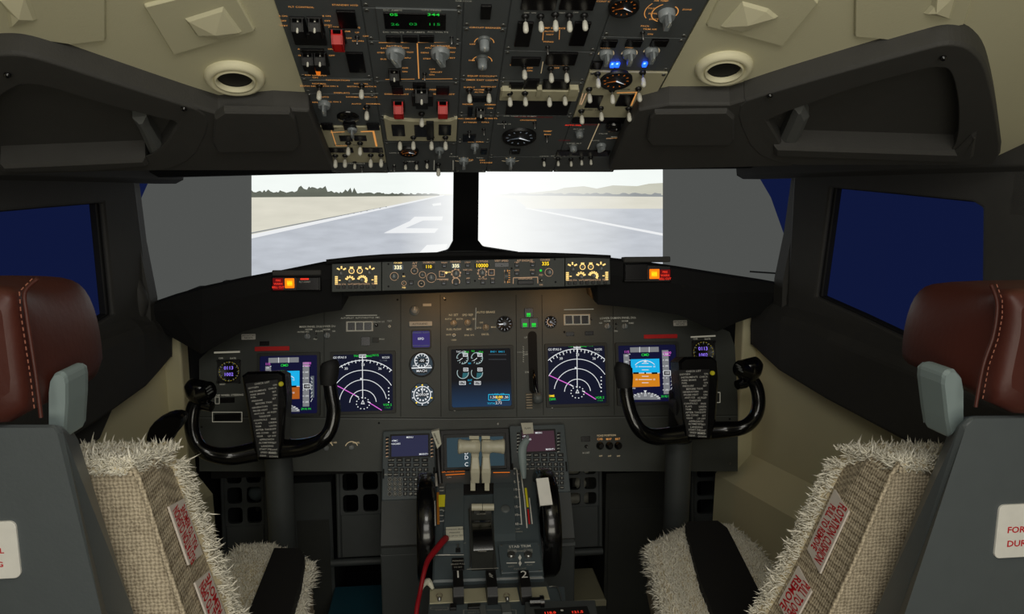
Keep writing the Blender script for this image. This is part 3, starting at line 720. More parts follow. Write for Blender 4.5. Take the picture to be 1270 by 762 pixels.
for x, y in ((374, 557), (405, 556), (436, 555), (831, 555)): put('rotary_knob', 'kmip', MF, x, y, mip, scale=.8)
for x, y in ((744, 553), (755.5, 553), (766.5, 553)):
    MB().lathe([(.011, 0), (.011, .004), (.009, .006), (.008, .016), (.006, .018)], 'gloss', (*MF.p(x, y), 0), 16).build('rotary_knob', mip)
put('toggle_switch', 'stog', MF, 727, 554, mip)
q = Draw(MF, .0004); q.rect(524.5, 376.8, 535, 380, 'dimpaint'); q.build('placard', mip)
plate(507.5, 399, 536, 405, 'dimpaint', .006, 'label_plate')
q = Draw(MF, .0064); q.text('AUTOLAND', 521, 402, 2.6, 'mipdark'); q.build('placard_text', mip)

def display(x0, y0, x1, y1, mscreen, name='display_unit', bez=4.5, hb=.006, r=3):
    a = MF.rect(x0-bez, y0-bez, x1+bez, y1+bez); mb = MB(); o4 = rrect(*a, .004); i4 = rrect(*MF.rect(x0-.6, y0-.6, x1+.6, y1+.6), .002)
    n = len(o4); mb.add([(*p, 0) for p in o4]+[(*p, hb) for p in inset(o4, .001)]+[(*p, hb) for p in i4]+[(*p, .001) for p in i4],
        [(k*n+i, k*n+(i+1) % n, (k+1)*n+(i+1) % n, (k+1)*n+i) for k in range(3) for i in range(n)], 'mipdark')
    b = mb.build(name, mip)
    g = Draw(MF, .0012); g.rect(x0-.8, y0-.8, x1+.8, y1+.8, mscreen, r); return b, g
def nd(x0, y0, x1, y1, cx, cy, sc, flip=False):
    b, g = display(x0, y0, x1, y1, 'scrnd', 'navigation_display')
    r4 = 54.2*sc
    g.arc(cx, cy, r4, 48, 132, .9, 'gwhite', 40)
    for i, a in enumerate(range(50, 132, 5)):
        L = 3.4 if i % 2 == 0 else 2; c, s = math.cos(R(a)), math.sin(R(a)); g.line([(cx+c*r4, cy-s*r4), (cx+c*(r4-L), cy-s*(r4-L))], .9, 'gwhite')
    for a, t in ((64, '36'), (90, '33'), (116, '30')):
        g.text(t, cx+math.cos(R(a))*(r4-6.4), cy-math.sin(R(a))*(r4-6.4), 3.2, 'gwhite')
    g.arc(cx, cy, 41.5*sc, 31, 149, .8, 'gwhite', 36); g.arc(cx, cy, 29.5*sc, 10, 170, .8, 'gwhite', 30); g.arc(cx, cy, 16.5*sc, 5, 175, .8, 'gwhite', 24)
    g.line([(cx-.4, cy-6), (cx-.8, cy-59*sc)], .9, 'gwhite')
    g.frame(cx-4.5, cy-60.5*sc, cx+3.6, cy-56.8*sc, .8, 'gwhite'); g.text('335', cx-.6, cy-58.6*sc, 3.2, 'gwhite')
    g.text('TRK', cx-8.5, cy-58.6*sc, 2.6, 'green'); g.text('MAG', cx+7.2, cy-58.6*sc, 2.6, 'green'); g.text('H/15', cx+15.5, cy-59.6*sc, 3, 'green')
    g.text('GS 0', x0+3, y0+3.4, 2.8, 'gwhite'); g.text('TAS 0', x0+11, y0+3.2, 2.8, 'gwhite'); g.text("--/-'", x0+4.5, y0+7, 2.4, 'gdim'); g.text('KCOS', x1-8, y0+3.2, 2.6, 'gwhite'); g.text('2.1 NM', x1-11, y0+7, 2.2, 'gdim')
    g.line([(x0+5 if not flip else x0+1, cy-21.5*sc), (cx-6, cy-8)], 1.0, 'magenta'); g.line([(cx+7, cy-1.3), (cx+23*sc, cy+8.6*sc)], 1.0, 'magenta')
    g.line([(cx-9, cy-9.6), (cx-5.4, cy-7.4)], 1.2, 'gwhite'); g.line([(cx+6, cy-2), (cx+9, cy-.4)], 1.2, 'gwhite')
    g.poly([(cx-.2, cy-4.5), (cx-2.6, cy+1), (cx+2.2, cy+1)], 'gwhite'); g.poly([(cx-.2, cy-2.6), (cx-1.4, cy+.2), (cx+1.1, cy+.2)], 'scrnd')
    for i in range(12):
        a = R(i*30+10); g.disc(cx+math.cos(a)*8.2, cy-math.sin(a)*7, .7, 'gwhite')
    g.disc(cx-2.5, cy-30.5, 1.1, 'gwhite')
    for i in range(5): g.disc(x1-4.4, cy-19+i*4.4, .8, 'gwhite')
    g.text('VOR 2', x1-6, y1-7, 2.8, 'green'); g.text('116.8', x1-6, y1-3.6, 2.4, 'greendim'); g.text('L', x0+1.6, y1-4, 2.6, 'greendim')
    if flip: g.text('DME', x0+3.6, y1-9, 2.6, 'lcdyel'); g.text('TERR', x0+4.6, y1-5, 2.8, 'green')
    g.build('screen', b); return b
nd(413.8, 440.5, 486.5, 509.5, 450.2, 500.5, 1.0)
nd(680.5, 430.5, 750, 500.5, 716.3, 487, .98, True)
# primary flight displays
def pfd(x0, y0, x1, y1, hx0, hx1, hy0, hy1, hym, earth):
    b, g = display(x0, y0, x1, y1, 'scrpfd', 'primary_flight_display')
    g.rect(hx0, hy0, hx1, hym, 'sky2'); g.rect(hx0, hym, hx1, hy1, earth); g.line([(hx0, hym), (hx1, hym)], .6, 'gwhite')
    cx = (hx0+hx1)/2
    for i in (-3, -2, -1, 1, 2, 3):
        w = 8 if i % 2 == 0 else 4; g.line([(cx-w, hym+i*4), (cx+w, hym+i*4)], .7, 'gwhite')
        if i % 2 == 0: g.text('10', cx-w-3, hym+i*4, 2.2, 'gwhite'); g.text('10', cx+w+3, hym+i*4, 2.2, 'gwhite')
    g.arc(cx, hym+2, 17, 45, 135, .8, 'gwhite', 14); g.poly([(cx, hy0+.8), (cx-2, hy0+4), (cx+2, hy0+4)], 'gwhite')
    g.rect(cx-15, hym-1, cx-8, hym+1.2, 'slot'); g.rect(cx+8, hym-1, cx+15, hym+1.2, 'slot'); g.rect(cx-1, hym-1, cx+1, hym+1, 'slot')
    # mode annunciator bar
    w = (hx1-hx0)
    g.rect(hx0-1, y0+1.8, hx1-1, y0+8, 'ggrey'); g.line([(hx0-1+w/3, y0+1.8), (hx0-1+w/3, y0+8)], .7, 'gwhite'); g.line([(hx0-1+2*w/3, y0+1.8), (hx0-1+2*w/3, y0+8)], .7, 'gwhite')
    g.text('CMD', cx, y0+11.5, 3.2, 'green')
    # speed tape, altitude tape, vertical speed
    g.rect(x0+6, hy0-6, x0+13, hy1+4, 'ggrey'); g.rect(hx1+4, hy0-11, hx1+12, hy1+9, 'ggrey'); g.rect(hx1+14, hy0+6, hx1+18, hy1-2, 'gdim')
    for i in range(7): 
        y = hy0-6+i*7.4; g.line([(x0+12, y), (x0+13.5, y)], .6, 'gwhite'); g.text('%d' % (120-i*20), x0+8.6, y+2, 2, 'gwhite'); g.line([(hx1+4, y), (hx1+5.4, y)], .6, 'gwhite'); g.text('%d' % (400-i*100), hx1+8.8, y, 2, 'gwhite')
    g.rect(hx1+5, hym-3, hx1+13.5, hym+3, 'slot'); g.frame(hx1+5, hym-3, hx1+13.5, hym+3, .7, 'gwhite'); g.text('100', hx1+9.3, hym, 3, 'gwhite')
    g.rect(x0+5, hym-3, x0+12.5, hym+3, 'slot'); g.frame(x0+5, hym-3, x0+12.5, hym+3, .6, 'gwhite'); g.text('30', x0+9, hym, 3, 'gwhite')
    g.text('115', x0+9.2, hy0-8.6, 3.2, 'magenta'); g.text('10000', hx1+9, y0+9, 3.2, 'magenta'); g.line([(hx1+5, y0+12), (hx1+13, y0+12)], .8, 'magenta'); g.text('STD', x0+18, hy1+2, 1.8, 'gwhite')
    g.text('29.92 IN', hx1+8, hy1+12, 2.6, 'green')
    for i in range(7): g.line([(hx1+14, hy0+8+i*5), (hx1+16, hym+(hy0+8+i*5-hym)*.8)], .5, 'gwhite')
    # heading rose
    c = cx; yb = y1-2; pts = [(c+math.cos(R(a))*19, yb-math.sin(R(a))*9) for a in range(0, 181, 15)]; g.poly(pts, 'ggrey')
    for a in range(15, 180, 15): g.line([(c+math.cos(R(a))*19, yb-math.sin(R(a))*9), (c+math.cos(R(a))*16, yb-math.sin(R(a))*7.3)], .8, 'gwhite')
    for a, t in ((50, '34'), (90, '33'), (130, '32')): g.text(t, c+math.cos(R(a))*12, yb-math.sin(R(a))*5.4, 2.4, 'gwhite')
    g.poly([(c, yb-8.6), (c-2, yb-11.4), (c+2, yb-11.4)], 'gwhite'); g.text('GS 0', x0+9, y1-4, 2.2, 'gdim')
    g.build('screen', b)
pfd(323, 442, 393, 513, 334, 371.5, 460.5, 495.5, 479.5, 'earth')
pfd(768, 429, 838.5, 498, 782.5, 818, 445.5, 480, 463, 'earth2')
# centre engine display
grad_screen('eicasbg', (30, 58, 90), (12, 14, 20), (0, .45), .8)
b, g = display(560.5, 433.5, 633, 504, 'eicasbg', 'engine_display')
g.mb.names[0] = 'eicasbg'
for i, (x, y) in enumerate(((573.5, 444.5), (591.5, 444.5), (574, 462.7), (591.5, 462.7))):
    g.arc(x, y, 7, -100 if i < 2 else -40, 180, .8, 'eicasline', 20) if i < 2 else g.arc(x, y, 7, 150, 365, .8, 'eicasline', 20)
    if i < 2:
        for a in range(-90, 181, 30): g.line([(x+math.cos(R(a))*7, y+math.sin(R(a))*7), (x+math.cos(R(a))*5.2, y+math.sin(R(a))*5.2)], .6, 'eicasline')
        g.line([(x, y), (x-4, y+3)], .7, 'gwhite')
    else: g.poly([(x, y)]+[(x+math.cos(R(a))*6.4, y+math.sin(R(a))*6.4) for a in range(0, 100, 12)], 'teal')
    g.frame(x+1, y-6, x+6.5, y-2.2, .6, 'gwhite'); g.text('20.1' if i < 2 else '480', x+3.8, y-4, 2.4, 'gwhite')
    if i < 2: g.text('93.6', x+5, y-7.6, 2.4, 'green')
for x in (573.6, 592.2): g.frame(x-3.8, 473.3, x+3.8, 477.3, .6, 'gwhite'); g.text('0.74', x, 475.3, 2.6, 'gwhite')
g.text('N1', 582.5, 451, 2.2, 'cyan'); g.text('EGT', 582.8, 472, 2.2, 'cyan'); g.text('FF', 583, 476, 1.8, 'cyan'); g.text('TAT +15c', 572, 436.6, 2.2, 'gwhite'); g.text('TO', 586.5, 436, 2.2, 'green')
g.text('ENG 1', 612, 436.5, 2, 'cyan'); g.text('ENG 2', 622, 436.5, 2, 'cyan'); g.line([(606, 440), (628, 440)], .4, 'gdim'); g.line([(606, 446), (628, 446)], .3, 'gdim')
g.frame(606, 489.5, 631.5, 496.5, .8, 'cyan')
for x, t, m in ((611.5, '1.36', 'gwhite'), (619, '0.00', 'lcdyel'), (626.5, '1.36', 'gwhite')): g.text(t, x, 493, 3.4, m)
g.text('1  FUEL  CTR', 618, 489.3, 2, 'cyan'); g.text('TOTAL', 609.5, 500.8, 2.4, 'cyan'); g.text('2.72', 618.5, 500, 3.4, 'gwhite'); g.text('LBS', 619, 496.2, 1.6, 'lcdyel')
g.build('screen', b)
# purple note display, standby instruments
b, g = display(512.3, 411.5, 532.5, 430.5, 'purple', 'standby_screen', bez=2.2, hb=.004)
g.text('ISFD', 522, 420.5, 3, 'gwhite'); g.text('STANDBY FLIGHT', 522, 412.8, 2, 'gdim'); g.text('ATTITUDE ALIGNING', 522, 429, 1.6, 'gdim'); g.build('screen', b)
def gauge(x, y, r, kind, sq=False):
    c = MF.p(x, y); k = MF.k(x, y); rr = r*k
    mb = MB()
    if sq: a = MF.rect(x-r-1.5, y-r-1.5, x+r+1.5, y+r+1.5); mb.prism(rrect(*a, .008), 0, .003, 'black', .001)
    mb.lathe([(rr*1.1, 0), (rr*1.1, .004), (rr*1.02, .0055), (rr*.97, .0035), (rr*.0+.0001, .0034)], 'black', (*c, 0), 32)
    b = mb.build('round_gauge', mip); g = Draw(MF, .0042); return b, g
b, g = gauge(523, 452.4, 14.2, 0); g.disc(523, 452.4, 13.6, 'isfd'); g.rect(510.5, 455.8, 535.5, 457.2, 'gwhite')
g.arc(523, 447.5, 8.6, 0, 360, 1, 'gwhite', 30)
for i in range(12): a = R(i*30); g.line([(523+math.cos(a)*8, 447.5+math.sin(a)*8), (523+math.cos(a)*6, 447.5+math.sin(a)*6)], .9, 'gwhite')
g.rect(519, 445, 528, 450, 'slot'); g.text('-00', 523, 447.5, 3.6, 'gwhite'); g.rect(516, 457.6, 530, 463, 'slot'); g.text('MACH', 523, 460.4, 3.4, 'gwhite'); g.text('APP', 514, 454, 2, 'gwhite'); g.text('HPA', 532, 454, 2, 'gwhite'); g.build('dial', b)
c = MF.p(523.7, 490); k = MF.k(523.7, 490)
o8 = [(c[0]+15.6*k*math.cos(R(a)), c[1]+15.6*k*math.sin(R(a))) for a in (22.5, 67.5, 112.5, 157.5, 202.5, 247.5, 292.5, 337.5)]
b = MB().prism([(a*1, b_) for a, b_ in o8], 0, .004, 'black', .001).build('round_gauge', mip)
g = Draw(MF, .0042); g.poly([(523.7+14.8*math.cos(R(a)), 490-14.8*math.sin(R(a))) for a in (22.5, 67.5, 112.5, 157.5, 202.5, 247.5, 292.5, 337.5)], 'isfd')
g.arc(523.7, 490, 10.4, 0, 360, 1.1, 'gwhite', 36); g.arc(523.7, 490, 7, 0, 360, 2.2, 'gwhite', 24, dash=2)
for i in range(10): a = R(i*36-90); g.disc(523.7+math.cos(a)*12.2, 490+math.sin(a)*12.2, .9, 'gwhite' if i % 3 else 'lcdyel')
g.rect(518, 487.6, 530, 492.4, 'slot'); g.text('00100', 524, 490, 3.6, 'gwhite'); g.line([(523.7, 490), (523.7, 480)], 1, 'gwhite'); g.build('dial', b)
def clock(x, y, digits2):
    b, g = gauge(x, y, 13, 0, True); g.arc(x, y, 12, 0, 360, .7, 'ringyel', 44, dash=2); 
    for i in range(12): a = R(i*30); g.line([(x+math.cos(a)*12.4, y+math.sin(a)*12.4), (x+math.cos(a)*10, y+math.sin(a)*10)], .6, 'gdim')
    g.text('0113', x-.5, y-4.2, 4.4, 'violet'); g.text('1002', x-.5, y+3.8, 4.4, 'violet') if digits2 else None
    g.text('CHR', x-10, y-16.4, 2, 'dimlegend'); g.text('DATE', x+5, y-16.2, 2.2, 'dimlegend'); g.text('RESET', x-8, y+16, 2, 'dimlegend')
    g.build('dial', b)
    for dx, dy in ((-13, -13), (13, -13), (-13, 13), (13, 13)): MB().lathe([(.004, 0), (.004, .006), (.003, .007)], 'black', MF.p3(x+dx, y+dy, 0), 12).build('push_button', mip)
clock(284, 461, True); clock(872.5, 437, True)
for x, y, r in ((625.8, 402, 9), (683, 399.6, 6.8)):
    b, g = gauge(x, y, r, 0)
    for i in range(11): a = R(i*30-60); g.line([(x+math.cos(a)*r*.9, y+math.sin(a)*r*.9), (x+math.cos(a)*r*.68, y+math.sin(a)*r*.68)], .9, 'ggrey')
    g.line([(x, y), (x-r*.7, y+.6)], 1.4, 'gwhite') if r > 8 else g.line([(x, y), (x+r*.5, y+r*.3)], .9, 'ggrey'); g.disc(x, y, r*.2, 'ggrey')
    if r < 8: g.arc(x, y, r*.6, 120, 300, .8, 'warmdim', 12)
    g.build('dial', b)
# landing gear lights and lever
for r, q, t in (((650.6, 382.5, 661, 394), (653.2, 388.5, 658, 393), 'NOSE'), ((646, 395, 656, 407), (648.5, 401, 653.6, 405.6), 'LEFT'), ((656.6, 395, 667, 407), (659.5, 401, 664.6, 405.6), 'RIGHT')):
    o = sqbtn(MF, mip, *r, 'gear_light', 'indicator', t=.004); g = Draw(MF, .0044); g.rect(*q, 'green'); g.text('GEAR', (q[0]+q[2])/2, q[3]-1.2, 1.5, 'slot'); g.build('lit_legend', o)
gl = empty('landing_gear_lever', Matrix.Translation(MF.p3(661, 450))); gl.parent = mip
m = MB(); a = MF.rect(655.5, 411, 666.5, 488); c0 = V(MF.p(661, 450))
A = [(p[0]-c0.x, p[1]-c0.y) for p in rrect(*a, .012, 5)]
m.prism(A, 0, .0012, 'slot'); m.build('slot_plate', gl)
def rel(x, y, h): q = MF.p(x, y, h); return (q[0]-c0.x, q[1]-c0.y, h)
m = MB(); m.tube([rel(661.5, 462, -.01), rel(662, 462, .03), rel(663.5, 478, .05), rel(666, 488, .055)], [.004, .005, .006, .006], 'gloss'); m.build('lever_arm', gl)
m = MB(); m.lathe([(.001, -.013), (.013, -.012), (.016, -.005), (.016, .005), (.013, .012), (.001, .013)], 'greydk', (0, 0, 0), 20, xf=Matrix.Translation(rel(667, 494, .055)) @ Matrix.Rotation(R(90), 4, 'Y')); m.build('wheel_knob', gl)
m = MB()
for i in range(6): m.box(-.009, .009, -.03+i*.0075, -.025+i*.0075, 0, .006+.002*(i % 2), 'knobbrown', .001, xf=Matrix.Translation(rel(656, 494, 0)))
m.build('trim_guard', gl)
# lower kick panels beneath the instrument panel and the open footwells with pedal grilles
KF = Frame((0, 2.04, .6), (1, 0, 0), (0, 0, 1))
fwl = MB()
for x0, x1 in ((-.82, -.38), (.20, .82)): pass
footwell = struct(MB().box(-.83, .83, 2.62, 2.66, 0, 1.1, 'matte').build('trim_19'))
struct(MB().box(-.74, .74, 2.07, 2.62, .60, .63, 'matte').build('trim_20'))
def grille(x0, y0, x1, y1, Y, label, holes, z_low, tilt=6, hw=.80):
    fr = Frame(onY((x0+x1)/2, (y0+y1)/2, Y), (1, 0, 0), (0, math.sin(R(tilt)), math.cos(R(tilt))))
    root = empty('rudder_pedal_box', fr.M, label, 'rudder pedal box')
    # lattice plate assembled from frame strips so the openings are real
    A = fr.rect(x0, y0, x1, y1); m = MB(); cols, rows = holes; w = (A[2]-A[0])/cols; h = (A[3]-A[1])/rows
    O = []
    for i in range(cols):
        for j in range(rows):
            cx0, cy0, cx1, cy1 = A[0]+i*w, A[1]+j*h, A[0]+(i+1)*w, A[1]+(j+1)*h
            inn = rrect(cx0+w*.12, cy0+h*.10, cx1-w*.12, cy1-h*.10, .01, 3)
            per = []
            for (px, py) in inn:
                dx, dy = px-(cx0+cx1)/2, py-(cy0+cy1)/2; k = min((w/2)/abs(dx) if dx else 9, (h/2)/abs(dy) if dy else 9); per.append(((cx0+cx1)/2+dx*k, (cy0+cy1)/2+dy*k))
            # snap corners
            n = len(inn); cs = [(cx1, cy0), (cx1, cy1), (cx0, cy1), (cx0, cy0)]
            for q, cc in enumerate(cs): per[q*4+1] = cc; per[q*4+2] = cc
            m.add([(*p, 0) for p in per]+[(*p, 0) for p in inn]+[(*p, -.012) for p in inn], [(i2+k*n, (i2+1) % n+k*n, (i2+1) % n+(k+1)*n, i2+(k+1)*n) for k in (0, 1) for i2 in range(n)], 'panel')
    m.build('grille', root)
    b = MB(); b.box(A[0]-.012, A[0], A[1]-.13, A[3]+.02, -.15, .004, 'panel', .003); b.box(A[2], A[2]+.012, A[1]-.13, A[3]+.02, -.15, .004, 'panel', .003); b.box(A[0], A[2], A[1]-.13, A[1], -.012, .002, 'panel', .003)
    b.build('side_frame', root)
    t = MB(); p = [(A[0]-.03, A[1]-.14, .01), (A[2]+.01, A[1]-.14, .01)]; t.tube(p, .011, 'panel', sub=1); t.build('foot_bar', root)
    return root, fr, A
r1, f1, a1 = grille(279, 577, 327, 652, 2.12, 'dark pedal grille far left, between left sidewall and yoke column', (2, 3), 0)
r2, f2, a2 = grille(422, 584, 472, 638, 2.12, 'dark pedal grille left of the centre pedestal and its keypad', (2, 2), 0)
r3, f3, a3 = grille(702, 572, 742, 628, 2.12, 'dark pedal grille right of the pedestal with white gear behind it', (2, 3), 0)
r4, f4, a4 = grille(861, 572, 890, 640, 2.12, 'dark pedal grille far right, right of the yoke column', (1, 3), 0)
# gear visible behind the grilles
for x, y, w, nm in ((712, 585, 9, 0), (729, 585, 9, 0), (714, 622, 10, 0), (732, 620, 14, 0), (285, 590, 7, 1), (318, 612, 10, 1), (720, 600, 8, 0)):
    p = onY(x, y, 2.30); m = MB(); rr = w*2.3/915
    m.lathe([(rr, -.02), (rr, .0), (rr*.8, .01), (rr*.3, .012)], 'tagw' if nm == 0 else 'armgrey', seg=16, xf=Matrix.Translation(p) @ Matrix.Rotation(R(90), 4, 'X'))
    m.box(-rr*.2, rr*.2, -rr*2.4, 0, -.01, 0, 'steel', xf=Matrix.Translation(p) @ Matrix.Rotation(R(90), 4, 'X'))
    wparent(m.build('pedal_mechanism'), r3 if nm == 0 else r1)
# footwell consoles
for x0, x1, y0, y1, Y, nm in ((362, 414, 600, 690, 2.2, 'left'), (752, 826, 588, 700, 2.2, 'right')):
    a = onY(x0, y0, Y); b = onY(x1, y1, Y)
    m = MB(); m.box(a.x, b.x, Y, Y+.25, 0, a.z, 'panel' if nm == 'left' else 'mipdark'); m.box(a.x+.01, b.x-.01, Y-.004, Y, .05, a.z-.12, 'mipdark', .002)
    tag(m.build('footwell_box', bevel=.006), 'plain dark grey box in the %s footwell beside the yoke column' % nm, 'footwell box')
for a, b, nm, mt in (((415, 728), (476, 800), 'left', 'heel'), ((698, 706), (752, 744), 'right', 'heel_reflection')):
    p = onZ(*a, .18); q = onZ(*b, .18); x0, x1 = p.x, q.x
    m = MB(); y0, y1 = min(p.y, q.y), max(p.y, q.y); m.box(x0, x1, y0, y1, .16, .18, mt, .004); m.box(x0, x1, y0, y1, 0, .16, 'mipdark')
    tag(m.build('heel_plate'), ('teal-tinted' if nm == 'left' else 'pale cream')+' heel plate on the footwell floor %s of the pedestal' % nm, 'heel plate')  # teal and cream are reflections painted into the plates' base colours
# ================================================================== MODE CONTROL PANEL + EFIS PANELS
CF = Frame(onY(583, 340, 1.835), (1, 0, 0), (0, math.sin(R(8)), math.cos(R(8))))
def boxpanel(name, pts, label, cat, group=None):
    root = empty(name, CF.M, label, cat, group); MB().prism(CF.pl(pts), -.02, 0, 'mip', .001).build('faceplate', root); return root
def efis(pts, ox, oy, side):
    root = boxpanel('display_control_panel', pts, 'small amber-lit display control panel at the %s end of the glareshield strip' % side, 'control panel')
    d = Draw(CF, .0006)
    X = lambda x: x+ox; Y = lambda x, y: y+oy-(x-441)*.012
    for cx, cy in ((423.5, 334), (458.8, 334)):
        for a0 in (150, 30, 90):
            a = R(a0); d.line([(X(cx+math.cos(a)*6), Y(cx, cy-math.sin(a)*5+1.5)), (X(cx+math.cos(a)*3), Y(cx, cy-math.sin(a)*2.5+1.5))], 1.8, 'warm')
    for cx in (436, 446.2): d.arc(X(cx), Y(cx, 336.2), 3.2, 0, 360, .9, 'warm', 20); d.line([(X(cx-1.6), Y(cx, 331.8)), (X(cx+1.6), Y(cx, 331.8))], 1.8, 'warm')
    for cx in (417.2, 466):
        for k in range(5): d.line([(X(cx-1.4), Y(cx, 343.3+k*2.2)), (X(cx+1.4), Y(cx, 343.3+k*2.2))], 1.5, 'warm')
        d.line([(X(cx+(3 if cx < 440 else -3)), Y(cx, 347.6)), (X(cx+(5 if cx < 440 else -5)), Y(cx, 347.6))], 1.1, 'warm')
    for cx, n, w in ((434, 5, 5.6), (449.4, 8, 6)):
        for k in range(n):
            a = R(160-k*(140 if n == 5 else 190)/(n-1)); d.line([(X(cx+math.cos(a)*w), Y(cx, 347.5-math.sin(a)*w*.9)), (X(cx+math.cos(a)*(w-2.2)), Y(cx, 347.5-math.sin(a)*(w-2.2)*.9))], 1.9, 'warm')
    for k, cx in enumerate((419.5, 426.5, 434.5, 441.5, 449, 456, 464)): d.text(('WXR', 'STA', 'WPT', 'ARPT', 'DATA', 'POS', 'TERR')[k], X(cx), Y(cx, 352.7), 2.2, 'warmdim')
    d.build('lit_legend', root)
    for cx, cy, s in ((423.6, 339.3, .8), (458.5, 338.8, .8), (434, 349, .9), (449.2, 347.8, 1)): put('rotary_knob', 'kmcps', CF, X(cx), Y(cx, cy), root, scale=s)
    for cx in (436, 446.2): put('push_button', 'wbutton', CF, X(cx), Y(cx, 336.2), root, scale=.55)
    for cx in (419.5, 426.5, 434.5, 441.5, 449, 456, 464): sqbtn(CF, root, X(cx)-2, Y(cx, 356)-1.8, X(cx)+2, Y(cx, 356)+1.8, 'push_button', 'black', t=.004, rim=None)
efis([(411.5, 362.5), (411.5, 327.5), (473, 325), (473, 361)], 0, 0, 'left')
efis([(701, 355.5), (701, 320), (756.5, 318.5), (757, 353)], 286.5, -5, 'right')
mcp = boxpanel('mode_control_panel', [(473.6, 361), (473.6, 325), (700.4, 320), (700.4, 355.7)], 'long autopilot control strip with lit number windows between the two display control panels', 'control panel')
d = Draw(CF, .0006)
def win(x0, y0, x1, y1, t, m, bg='slot'):
    a = CF.rect(x0, y0, x1, y1); MB().prism(rrect(*a, .001), 0, .002, bg, .0004).build('number_window', mcp)
    g = Draw(CF, .0024); g.text(t, (x0+x1)/2, (y0+y1)/2, (y1-y0)*.8, m, sx=(1.0)); g.build('lit_digits', mcp)
win(487.3, 329, 500, 335, '335', 'lcdwhite', 'gdim'); win(524, 328.6, 539, 333.6, '110', 'lcdyel', 'mipdark'); win(560, 327.4, 570.6, 332.8, '335', 'lcdwhite', 'gdim')
win(588.4, 326.8, 607, 332.6, '10000', 'lcdyel', 'mipdark'); win(613.5, 326, 631, 331.6, '-', 'slot', 'indicator'); win(671.6, 324.6, 681.6, 330.2, '335', 'lcdyel', 'mipdark')
for t, x, y, m, s in (('COURSE', 493.5, 326.4, 'warm', 2), ('A/T', 514.5, 326.8, 'warmdim', 3), ('ARM', 514, 330, 'warmdim', 2), ('IAS/MACH', 532, 325.8, 'warmdim', 2.4), ('N1', 501, 343, 'warm', 2), ('VNAV', 551, 326, 'warmdim', 2.2), ('HEADING', 565, 325, 'warmdim', 2.2), ('ALTITUDE', 598, 324.6, 'warmdim', 2.4),
    ('VERT SPEED', 622, 323.8, 'warmdim', 2.4), ('A/P ENGAGE', 651, 323.4, 'warmdim', 2.6), ('COURSE', 676, 322.6, 'warmdim', 2.4), ('CMD', 641, 325.8, 'warmdim', 1.8), ('CMD', 660, 325.5, 'warmdim', 1.8), ('CWS', 641, 335.5, 'warmdim', 1.8), ('CWS', 660, 335.3, 'warmdim', 1.8), ('SPD INTV', 554, 338, 'warm', 2),
    ('DISENGAGE', 651.5, 345.6, 'warmdim', 2.4), ('F/D', 501, 357, 'warm', 2.2), ('LVL CHG', 550.5, 347.4, 'warmdim', 2), ('LNAV', 580, 325.6, 'warmdim', 2), ('VOR LOC', 580, 335, 'warmdim', 2), ('APP', 580.5, 345.5, 'warmdim', 2), ('ALT HLD', 598.5, 346, 'warmdim', 2), ('V/S', 611, 346, 'warmdim', 2), ('F/D', 671, 341.3, 'warmdim', 2.4), ('ON', 671, 353.5, 'warmdim', 2)): d.text(t, x, y, s, m)
for x, y, r in ((489, 343, 5.6), (514, 336, 4.6), (524, 341, 4.4), (535, 344.6, 6.6), (598, 338.3, 5.2), (680.8, 338, 5.4), (565.6, 339.4, 5.4), (522.6, 352, 4.4), (501, 351.5, 3)): d.arc(x, y, r*.9, -40, 310, .55, 'warmdim', 22)
d.arc(565.6, 339.4, 5.8, 0, 360, 1.2, 'warmdim', 16, dash=2); d.arc(598, 338.3, 5.8, 0, 360, 1.0, 'warmdim', 16, dash=2); d.arc(565.5, 349.5, 4.6, -30, 210, 1, 'warmdim', 10)
d.frame(545, 336.5, 551.5, 343.5, .7, 'warmdim'); d.frame(606, 334.5, 613, 341.5, .7, 'warmdim'); d.line([(542, 346.6), (556, 346.3)], .8, 'warmdim')
d.line([(636.5, 352), (636.7, 344.8), (666.8, 343.9), (667, 351.4)], .8, 'warmdim'); d.disc(670.7, 335.7, 1.5, 'green'); d.disc(553.5, 338.5, 1.4, 'warm')
for k in range(6): d.line([(630.8, 336+k*2.8), (632.4, 336+k*2.8)], .9, 'amber')
d.line([(625.8, 335), (626, 351)], .7, 'warmdim'); d.line([(629.4, 335), (629.6, 351)], 1.0, 'amber')
for x, y in ((481.8, 327.7), (500.3, 339.8), (481.8, 355.5), (688, 321.8), (689, 350), (589, 348.5), (634.5, 333)): d.disc(x, y, 1.2, 'slot')
d.build('lit_legend', mcp)
for x, y, s in ((489, 343.5, 1), (514, 336.5, .8), (524, 341.5, .8), (535, 345, 1.05), (565.6, 340, 1), (598, 339, 1), (680.8, 338.5, 1)): put('rotary_knob', 'kmcp' if s > .9 else 'kmcps', CF, x, y, mcp, scale=s*.9)
for x, y in ((501, 351.5), (671, 348), (522.6, 352)): put('toggle_switch', 'togs', CF, x, y, mcp, scale=.7)
for x, y in ((551, 329.5), (580, 329), (580, 338.5), (580.5, 349.5), (510, 351), (550.5, 351), (598.8, 350), (611, 349.5), (641, 329), (660.6, 328.5), (641, 339), (660.6, 338.8), (548.3, 340), (609.5, 338), (565.5, 351.5)):
    sqbtn(CF, mcp, x-2.7, y-2.6, x+2.7, y+2.6, 'push_button', 'black', t=.0045)
    g = Draw(CF, .0046); g.line([(x-1.3, y+.9), (x+1.3, y+.9)], .6, 'ggrey'); g.build('button_legend', mcp)
MB().box(-.02, .02, -.006, .004, 0, .006, 'black', .001, xf=Matrix.Translation(CF.p3(651.6, 350))).build('disengage_bar', mcp)
MB().lathe([(.012, -.004), (.012, .004)], 'greydk', seg=20, xf=Matrix.Translation(CF.p3(627.6, 343)) @ Matrix.Rotation(R(90), 4, 'Y')).build('thumb_wheel', mcp)

